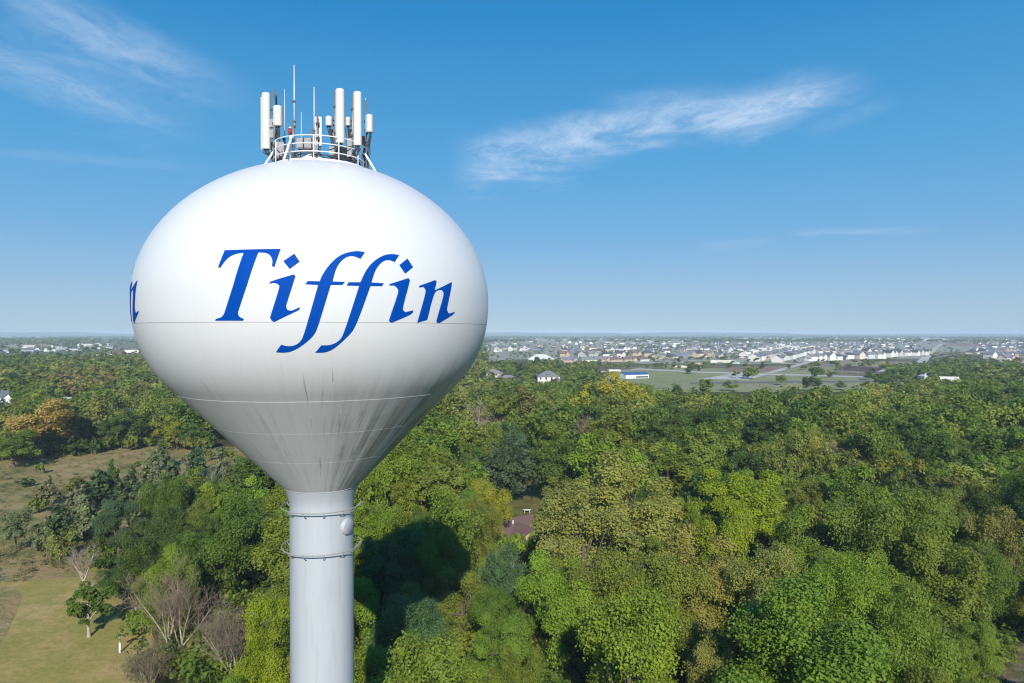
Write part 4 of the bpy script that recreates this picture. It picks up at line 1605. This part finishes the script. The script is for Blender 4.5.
HK = {
    'two_storey': HouseKind(12, 9, 5.6, 8.6, 'gable', [(3.2, -4.2, 5, 3.5, 5.4, 7.7, 'gable_y')]),
    'two_storey_plain': HouseKind(11, 8.5, 5.4, 8.2, 'gable', [(-7.6, -1, 5, 6.5, 2.9, 5.0, 'gable')]),
    'gable_front': HouseKind(9.5, 12, 5.5, 8.8, 'gable_y', [(6.4, .6, 4.6, 8, 2.8, 5.2, 'gable_y')]),
    'hip': HouseKind(14, 11, 5.4, 8.8, 'hip', [(5.0, -5.8, 5, 3, 2.9, 4.7, 'hip')]),
    'ranch': HouseKind(17, 9, 2.9, 5.6, 'gable', [(5.5, -4.6, 5.5, 3.4, 2.8, 4.9, 'gable_y')]),
    'ranch_hip': HouseKind(18, 11, 3.0, 5.8, 'hip', [(-6, -5.8, 6, 3, 2.8, 4.6, 'hip')]),
    'townhouse': HouseKind(34, 10.5, 5.6, 8.8, 'gable', [(-12.5, -5.4, 5, 3, 5.3, 7.6, 'gable_y'), (-4.2, -5.4, 5, 3, 5.3, 7.6, 'gable_y'), (4.2, -5.4, 5, 3, 5.3, 7.6, 'gable_y'), (12.5, -5.4, 5, 3, 5.3, 7.6, 'gable_y')]),
    'large_hip': HouseKind(30, 18, 5.2, 10.5, 'hip', [(-9, -9.6, 9, 5, 4.6, 7.6, 'hip')]),
    'shed_hall': HouseKind(34, 18, 5.0, 7.6, 'gable'),
    'flat_store': HouseKind(44, 24, 6.5, 7, 'flat', [(-12, -12.8, 9, 2.2, 7.6, 8, 'flat')]),
    'long_store': HouseKind(80, 30, 7.5, 8, 'flat', [(20, -15.6, 14, 2.4, 8.6, 9, 'flat')]),
    'pyramid': HouseKind(13, 12.6, 6.0, 10.2, 'hip', [(0, -7.0, 9, 2.4, 3.0, 4.2, 'hip')]),
}
WIN = MB().box((0, 0, 0), (1.1, .10, 1.4)).mesh('window', M['window'])
FRM = MB().box((0, .02, .78), (1.5, .12, .14)).box((0, .02, -.78), (1.5, .14, .14)).box((-.66, .02, 0), (.16, .12, 1.5)).box((.66, .02, 0), (.16, .12, 1.5)).mesh('frame', M['trim'])
GAR = MB()
for gi in range(4):
    GAR.box((0, 0, .3 + gi * .56), (4.4, .1, .53))
GAR = GAR.mesh('garage_door', M['trim'])
STRIP = MB()
for gi in range(9):
    STRIP.box((-8 + gi * 2.0, 0, 0), (1.8, .1, 2.0))
STRIP = STRIP.mesh('shop_window', M['window'])
CHIM = MB().box((0, 0, .9), (.8, .8, 1.8)).box((0, 0, 1.86), (1.0, 1.0, .14)).mesh('chimney', simple_mat('chimney_brick', (.25, .14, .10), .9))
HR = random.Random(17)


def house(kind, X, Y, rz, wall, roof, label, cat='house', name='house', group=None, detail=False, scale=1.0):
    k = HK[kind]
    root = empty(name, (X, Y, 0), rz)
    root.scale = (scale,) * 3
    tag(root, label, cat, group)
    w_ = link('wall', k.wall, root)
    w_['tint'] = vary(WALL[wall], NRNG, .06)
    r_ = link('roof', k.roof, root)
    r_['tint'] = vary(ROOF[roof], NRNG, .12)
    if detail:
        yf = -k.d / 2 - .04
        if kind in ('flat_store', 'long_store', 'shed_hall'):
            link('shop_window', STRIP, root, (k.w * .2 if kind != 'long_store' else -10, yf - .02, 1.9))
            if kind == 'shed_hall':
                link('garage_door', GAR, root, (-k.w * .3, yf - .02, .05))
        else:
            n = max(2, int(k.w / 3.4))
            for fl in ((1.6, 4.2) if k.eave > 4.5 else (1.6,)):
                for i in range(n):
                    x = -k.w / 2 + (i + .5) * k.w / n
                    for s in (-1,):
                        f_ = link('window', WIN, root, (x, yf, fl))
                        link('frame', FRM, f_)
                        f_.scale = (1, 1, 1)
            link('garage_door', GAR, root, (k.w * .28, yf - 3.4 if kind in ('two_storey',) else yf - .06, .02))
    return root


def px_house(kind, x, ybase, wpx, rz, wall, roof, label, cat='house', name='house', detail=True, group=None, Y=None):
    if Y is None:
        X, Y = gp(x, ybase)
    else:
        X = (x - 512) / F * Y
    s = wpx * Y / F / HK[kind].w
    return house(kind, X, Y, rz, wall, roof, label, cat, name, group, detail, s)


# the house in the wood
hx, hy = gp(505, 543)
fh = empty('farmhouse', (hx, hy, 0), .55)
fh.scale = (.85, .85, .85)
tag(fh, 'house among the trees with a purple-brown shingle roof and a white vent pipe', 'house')
wb, rf = MB(), MB()
HouseKind.block(wb, rf, 0, 0, 13, 8, 2.8, 5.0, 'gable')
HouseKind.block(wb, rf, 2.2, -4.6, 6.4, 5.2, 2.75, 4.5, 'gable_y')
w_ = wb.build('wall', M['siding'], fh)
w_['tint'] = list(WALL['tan'])
r_ = rf.build('roof', M['shingle'], fh)
r_['tint'] = list(ROOF['purple-brown'])
pv_ = MB().tube([(0, 0, -.2), (0, 0, .75)], .12, 10)
pv_.lathe([(.2, .72), (.2, .86), (.0001, .92)], 12)
v_ = pv_.build('vent_pipe', M['trim'], r_, (1.0, -1.6, 4.15))
link('chimney', CHIM, r_, (-3.2, .6, 4.2))
for wx in (-4.5, -2.2):
    f_ = link('window', WIN, fh, (wx, -4.05, 1.5))
    link('frame', FRM, f_)
dr_ = MB().box((0, 0, 1.02), (.95, .08, 2.04)).build('door', M['trim'], fh, (-3.4, -4.05, 0))
MB().lathe([(.0001, -.03), (.035, -.03), (.035, .03), (.0001, .03)], 10).build('handle', M['dark'], dr_, (.36, -.07, 1.0))

for x, y, w_, h_, tn, lab in ((514, 563, 4.4, 4.6, 'bright green', 'bright green bush in front of the purple-brown roof'), (497, 563, 4.0, 4.2, 'fresh green', 'fresh green bush at the left corner of the purple-brown roof'),
                              (531, 560, 3.8, 4.4, 'mid green', 'mid green bush at the right corner of the purple-brown roof'), (487, 540, 3.0, 3.6, 'orange-brown', 'orange tinged bush left of the purple-brown roof')):
    X, Y = gp(x, y)
    plant('shrub', 'bush', X, Y, h_, w_ / 2, tn, lab, 'shrub', 'bushes round the house', rng=PR)

tx, ty = gp(527, 513)
gt = empty('garden_table', (tx, ty, 0))
tag(gt, 'white oval garden table on the lawn behind the purple-brown roof', 'table')
tb = MB().lathe([(.0001, .74), (.7, .74), (.72, .71), (.7, .68), (.0001, .68)], 28).build('tabletop', M['trim'], gt)
tb.scale = (1.25, .8, 1)
for sx in (-1, 1):
    for sy in (-1, 1):
        MB().tube([(sx * .55, sy * .32, 0), (sx * .5, sy * .28, .69)], .04, 8).build('leg', M['trim'], gt)

tx, ty = gp(508, 570)
tk = empty('gas_tank', (tx, ty, 0), .4)
tag(tk, 'small white tank among the trees below the purple-brown roof', 'tank')
pts = [(-.95, 0, .75), (-.9, 0, .75), (-.75, 0, .75), (.75, 0, .75), (.9, 0, .75), (.95, 0, .75)]
MB().tube(pts, [.08, .32, .48, .48, .32, .08], 20).build('vessel', M['trim'], tk)
for sx in (-.5, .5):
    MB().box((sx, 0, .16), (.12, .7, .32)).build('foot', M['galv'], tk)
MB().lathe([(.14, 1.2), (.14, 1.36), (.0001, 1.4)], 14).build('valve_dome', M['galv'], tk)

# single buildings one can point at
px_house('hip', 548, 384.5, 22, .05, 'white', 'grey', 'white two-storey house with grey hip roof, standing above the near treetops', 'house')
px_house('hip', 493, 379.5, 17, .3, 'pale grey', 'grey', 'pale house with grey roof, leftmost of the cluster right of the tank')
px_house('ranch_hip', 508, 380.5, 17, -.2, 'white', 'grey', 'low white house with grey roof in the cluster right of the tank')
px_house('two_storey', 484, 374.5, 11, .3, 'white', 'slate', 'narrow white house closest to the right edge of the tank')
px_house('ranch', 519, 377.5, 13, -.3, 'cream', 'brown', 'cream house with brown roof between the tank cluster and the white hip-roofed house')
px_house('shed_hall', 634, 378, 26, .35, 'white', 'blue', 'white building with a bright blue metal roof', 'building', 'hall')
px_house('large_hip', 541, 363, 25, -.05, 'white', 'pale', 'wide white building with pale low roof, left of the long tan row', 'building', 'hall')
px_house('flat_store', 614, 371.5, 12, .1, 'white', 'pale', 'small white building just left of the blue-roofed hall', 'building', 'hall')
px_house('flat_store', 600, 372.5, 10, .1, 'grey', 'grey', 'grey flat building, second left of the blue-roofed hall', 'building', 'hall')
px_house('flat_store', 699, 364.5, 13, .1, 'tan', 'dark', 'tan building with dark front, alone at the edge of the park field', 'building', 'hall')
px_house('long_store', 722, 362.5, 24, -.1, 'cream', 'pale', 'long cream flat-roofed building left of the green-grey hall', 'building', 'hall')
px_house('large_hip', 735, 363.5, 8, .2, 'pale grey', 'green-grey', 'small hall with green-grey hip roof at the end of the cream building', 'building', 'hall')
px_house('long_store', 677, 367.5, 18, .2, 'cream', 'pale', 'low cream building at the left border of the park field', 'building', 'hall')
px_house('pyramid', 926, 381, 11, .1, 'white', 'pale', 'white house with pyramid roof in front of the dark tree clump')
px_house('ranch', 949, 382, 16, -.35, 'white', 'pale', 'low white house right of the pyramid-roofed house')
px_house('shed_hall', 942, 360.5, 15, .15, 'white', 'slate', 'white hall with slate roof beside the bare earth plot', 'building', 'hall')
px_house('shed_hall', 962, 363.5, 8, -.9, 'white', 'pale', 'small white hall on the bare earth plot', 'building', 'hall')
px_house('two_storey', 3, 0, 22, .5, 'white', 'slate', 'white house with slate roof at the left edge behind the orange tree', Y=352)
px_house('shed_hall', 62, 0, 26, -.35, 'white', 'pale', 'long barn with pale roof among the trees above the orange tree', 'barn', 'barn', Y=372)
px_house('ranch', 122, 0, 17, .6, 'white', 'pale', 'small white roofed house among trees between the orange tree and the tank', Y=318)
px_house('flat_store', 124, 354.5, 11, .0, 'brick red', 'pale', 'brick red building left of the tank', 'building', 'store')
px_house('long_store', 106, 355.8, 16, .05, 'pale grey', 'pale', 'low pale store left of the brick red building', 'building', 'store')
px_house('long_store', 140, 352.5, 26, -.05, 'white', 'slate', 'long white store behind the brick red building', 'building', 'store')
px_house('ranch', 136, 361.5, 7, .3, 'white', 'pale', 'tiny white house below the brick red building')
ys = [(4, 352.5, 14), (16, 351.6, 12), (30, 352.0, 13), (42, 350.6, 11), (52, 351.4, 12), (64, 349.5, 12), (74, 350.8, 12), (86, 349.8, 13), (97, 349.0, 10), (110, 348.4, 12), (88, 346.5, 16), (104, 345.8, 14), (30, 348.0, 12), (58, 347.2, 10)]
for i, (x, y, w) in enumerate(ys):
    wl, rf_ = HR.choice([('pale grey', 'pale'), ('white', 'slate'), ('grey', 'pale'), ('white', 'grey')])
    px_house('flat_store' if i % 3 else 'shed_hall', x, y, w, HR.uniform(-.1, .1), wl, rf_, f'{wl} hall with {rf_} roof, {NUMW[i]} of the far business strip at left', 'building', 'store', group='halls of the business strip')

N_HOUSE = 0


def row(x0, y0, x1, y1, gap, kinds, walls, roofs, phrase, cat='house', turn=0.0, limit=36, jit=2.0, detail=False):
    """houses along a street from one ground point to another, numbered from its left end"""
    global N_HOUSE
    a, b = Vector(gp(x0, y0)), Vector(gp(x1, y1))
    d = b - a
    n = min(limit, max(2, int(d.length / gap)))
    base = math.atan2(d.y, d.x) + turn
    if math.cos(base) < 0:
        base += PI
    for i in range(n):
        p = a + d * ((i + .5) / n)
        kind, wl, rf_ = HR.choice(kinds), HR.choice(walls), HR.choice(roofs)
        what = 'row house' if kind == 'townhouse' else 'house'
        house(kind, p.x + HR.uniform(-jit, jit), p.y + HR.uniform(-jit, jit), base + HR.uniform(-.06, .06), wl, rf_,
              f'{wl} {what}, {rf_} roof, {NUMW[i]} from left {phrase}', cat, 'house', 'houses of the town', detail, HR.uniform(1.05, 1.3))
        TOWN_SPOTS.append((p.x, p.y))
        N_HOUSE += 1


WH, GR = ['white', 'white', 'white', 'pale grey', 'cream'], ['grey', 'dark', 'slate', 'grey']
MIXW = ['white', 'cream', 'tan', 'pale grey', 'grey', 'blue-grey', 'white']
HS = ['two_storey', 'two_storey_plain', 'gable_front', 'hip', 'ranch', 'ranch_hip']
row(742, 358, 790, 346, 40, ['townhouse'], WH, ['grey', 'slate', 'pale'], 'of the nearest slanting row-house street', jit=1)
row(753, 361.5, 806, 348, 40, ['townhouse'], WH, ['grey', 'slate', 'pale'], 'of the middle slanting row-house street', jit=1)
row(774, 362.5, 826, 348.8, 42, ['townhouse', 'townhouse', 'two_storey'], WH, GR, 'of the farthest slanting row-house street', jit=1)
row(806, 361, 842, 360, 17, HS[:3], WH, GR, 'of the street by the bare plot')
row(843, 359.2, 884, 358.4, 17, HS[:3], WH, GR, 'of the street behind the ploughed plot')
row(884, 357, 925, 355, 18, HS[:3], WH, GR, 'of the street before the slate-roofed hall')
row(838, 355, 884, 354, 19, HS[:4], WH, GR, 'of the second street behind ploughed plot')
row(840, 351.6, 915, 350.6, 30, HS, WH, GR, 'of the third street behind ploughed plot', limit=26)
row(800, 354.8, 836, 353.6, 22, HS[:4], WH, GR, 'of the block beside the slanting rows')
row(810, 350.5, 850, 349, 30, HS, MIXW, GR, 'of the farther block beyond slanting rows')
row(545, 362.8, 652, 361, 21, ['ranch', 'ranch_hip', 'townhouse', 'ranch'], ['tan', 'cream', 'tan', 'pale grey'], ['grey', 'brown', 'grey'], 'of the long tan row', limit=22)
row(556, 358.2, 655, 357, 24, HS, ['tan', 'cream', 'grey', 'white'], ['grey', 'brown', 'dark'], 'of the row behind the tan row', limit=18)
row(655, 359.2, 720, 356.2, 24, HS, MIXW, GR, 'of the row behind dark-fronted building', limit=18)
row(640, 354.2, 735, 352.4, 34, HS, MIXW, GR, 'of the second row behind dark-fronted building', limit=16)
row(640, 350.5, 745, 349, 44, HS, MIXW, GR, 'of the third row behind dark-fronted building', limit=16)
row(555, 353.2, 630, 351.5, 40, HS, MIXW, GR, 'of the leafy row behind wide hall', limit=12)
row(490, 352, 545, 349.5, 50, HS, MIXW, GR, 'of the leafy row beside the tank', limit=8)
row(985, 358.6, 1035, 357.2, 22, HS, MIXW, GR, 'of the nearest right-edge row', limit=11)
row(968, 354.2, 1035, 352, 34, HS, MIXW, GR, 'of the second right-edge row', limit=13)
row(998, 363.2, 1036, 362.2, 22, HS, WH, GR, 'of the short right-edge row', limit=7)
print('HOUSES', N_HOUSE)

# the rest of the town, too far to tell houses apart
fv, ff, ft = [], [], []
nh = 0
for i in range(3600):
    x = HR.uniform(560, 1060) if HR.random() < .86 else HR.uniform(475, 600)
    y = 338.2 + 12.5 * HR.random() ** 1.4
    if x < 600 and HR.random() < .5:
        continue
    if 915 < x < 975 and y > 341:
        continue
    X, Y = gp(x, y)
    if nh >= 560 or any(abs(X - a) < 20 and abs(Y - b) < 24 for a, b in TOWN_SPOTS):
        continue
    TOWN_SPOTS.append((X, Y))
    nh += 1
    w, d, e, r = HR.uniform(10, 19), HR.uniform(9, 13), HR.uniform(3, 5.8), 0
    r = e + HR.uniform(2.2, 3.4)
    rz = HR.choice([0, 0, 1.57, .5, -.4])
    c, s = math.cos(rz), math.sin(rz)
    wl, rf_ = WALL[HR.choice(['white', 'white', 'cream', 'tan', 'pale grey', 'blue-grey'])], ROOF[HR.choice(GR + ['brown'])]
    P = [(-w / 2, -d / 2, 0), (w / 2, -d / 2, 0), (w / 2, d / 2, 0), (-w / 2, d / 2, 0), (-w / 2, -d / 2, e), (w / 2, -d / 2, e), (w / 2, d / 2, e), (-w / 2, d / 2, e), (-w / 2, 0, r), (w / 2, 0, r)]
    tr_ = lambda p: (p[0] * c - p[1] * s + X, p[0] * s + p[1] * c + Y, p[2])
    b = len(fv)
    fv += [tr_(p) for p in P]
    ft += [wl] * len(P)
    ff += [tuple(b + q for q in f) for f in ((0, 1, 5, 4), (2, 3, 7, 6), (1, 2, 6, 9, 5), (3, 0, 4, 8, 7))]
    o = .5
    P = [(-w / 2 - o, -d / 2 - o, e - .2), (w / 2 + o, -d / 2 - o, e - .2), (w / 2 + o, 0, r + .12), (-w / 2 - o, 0, r + .12), (w / 2 + o, d / 2 + o, e - .2), (-w / 2 - o, d / 2 + o, e - .2)]
    b = len(fv)
    fv += [tr_(p) for p in P]
    ft += [rf_] * len(P)
    ff += [tuple(b + q for q in f) for f in ((0, 1, 2, 3), (3, 2, 4, 5))]
me = bpy.data.meshes.new('distant_houses')
me.from_pydata(fv, [], ff)
at_ = me.attributes.new('tint', 'FLOAT_COLOR', 'POINT')
at_.data.foreach_set('color', np.concatenate([np.array(ft, np.float32), np.ones((len(ft), 1), np.float32)], 1).ravel())
me.materials.append(M['far_house'])
tag(link('distant_houses', me), 'far rooftops of the town blending into one band below the horizon', 'houses', kind='stuff')

# lamp poles along the road
for i, (x, yt, yb, lab) in enumerate(((683, 366, 384, 'tall lamp pole in the park field, leftmost'), (709, 364, 381, 'tall lamp pole beside the parking lot'),
                                      (842, 353, 383, 'tall thin pole in front of the ploughed plot'), (858, 366, 384, 'short lamp pole right of the tall thin pole'),
                                      (736, 366, 379, 'lamp pole at the right end of the parking lot'))):
    X, Y = gp(x, yb)
    hgt = H - (yt - 333) / F * Y
    lp = empty('lamp_pole', (X, Y, 0), HR.uniform(-.4, .4))
    tag(lp, lab, 'lamp pole', 'lamp poles by the road')
    MB().lathe([(.2, 0), (.2, .5), (.11, .55), (.06, hgt)], 10).build('pole', M['galv'], lp)
    MB().tube([(0, 0, hgt - .1), (.9, 0, hgt + .12), (1.6, 0, hgt + .12)], .05, 8).build('arm', M['galv'], lp)
    MB().box((1.9, 0, hgt + .1), (.9, .35, .16)).build('lamp_head', M['unit'], lp)

# ------------------------------------------------------------------ the air
hz_ = MB().box((0, 0, 32.5), (44000, 44000, 67.0))
hm, t, out = new_mat('air')
pv = t.n('ShaderNodeVolumePrincipled', ins={'Color': (.64, .82, .97, 1), 'Density': .00014, 'Anisotropy': -.2})
t.nt.links.new(pv.outputs[0], out.inputs[1])
hm.cycles.homogeneous_volume = True
tag(hz_.build('haze', hm), 'thin pale blue haze over the land', 'haze', kind='stuff')
print('TREES', len(TREES), 'FILL', len(FILL), 'FAR', n_far, 'DIST TRIS', len(V) // 3)
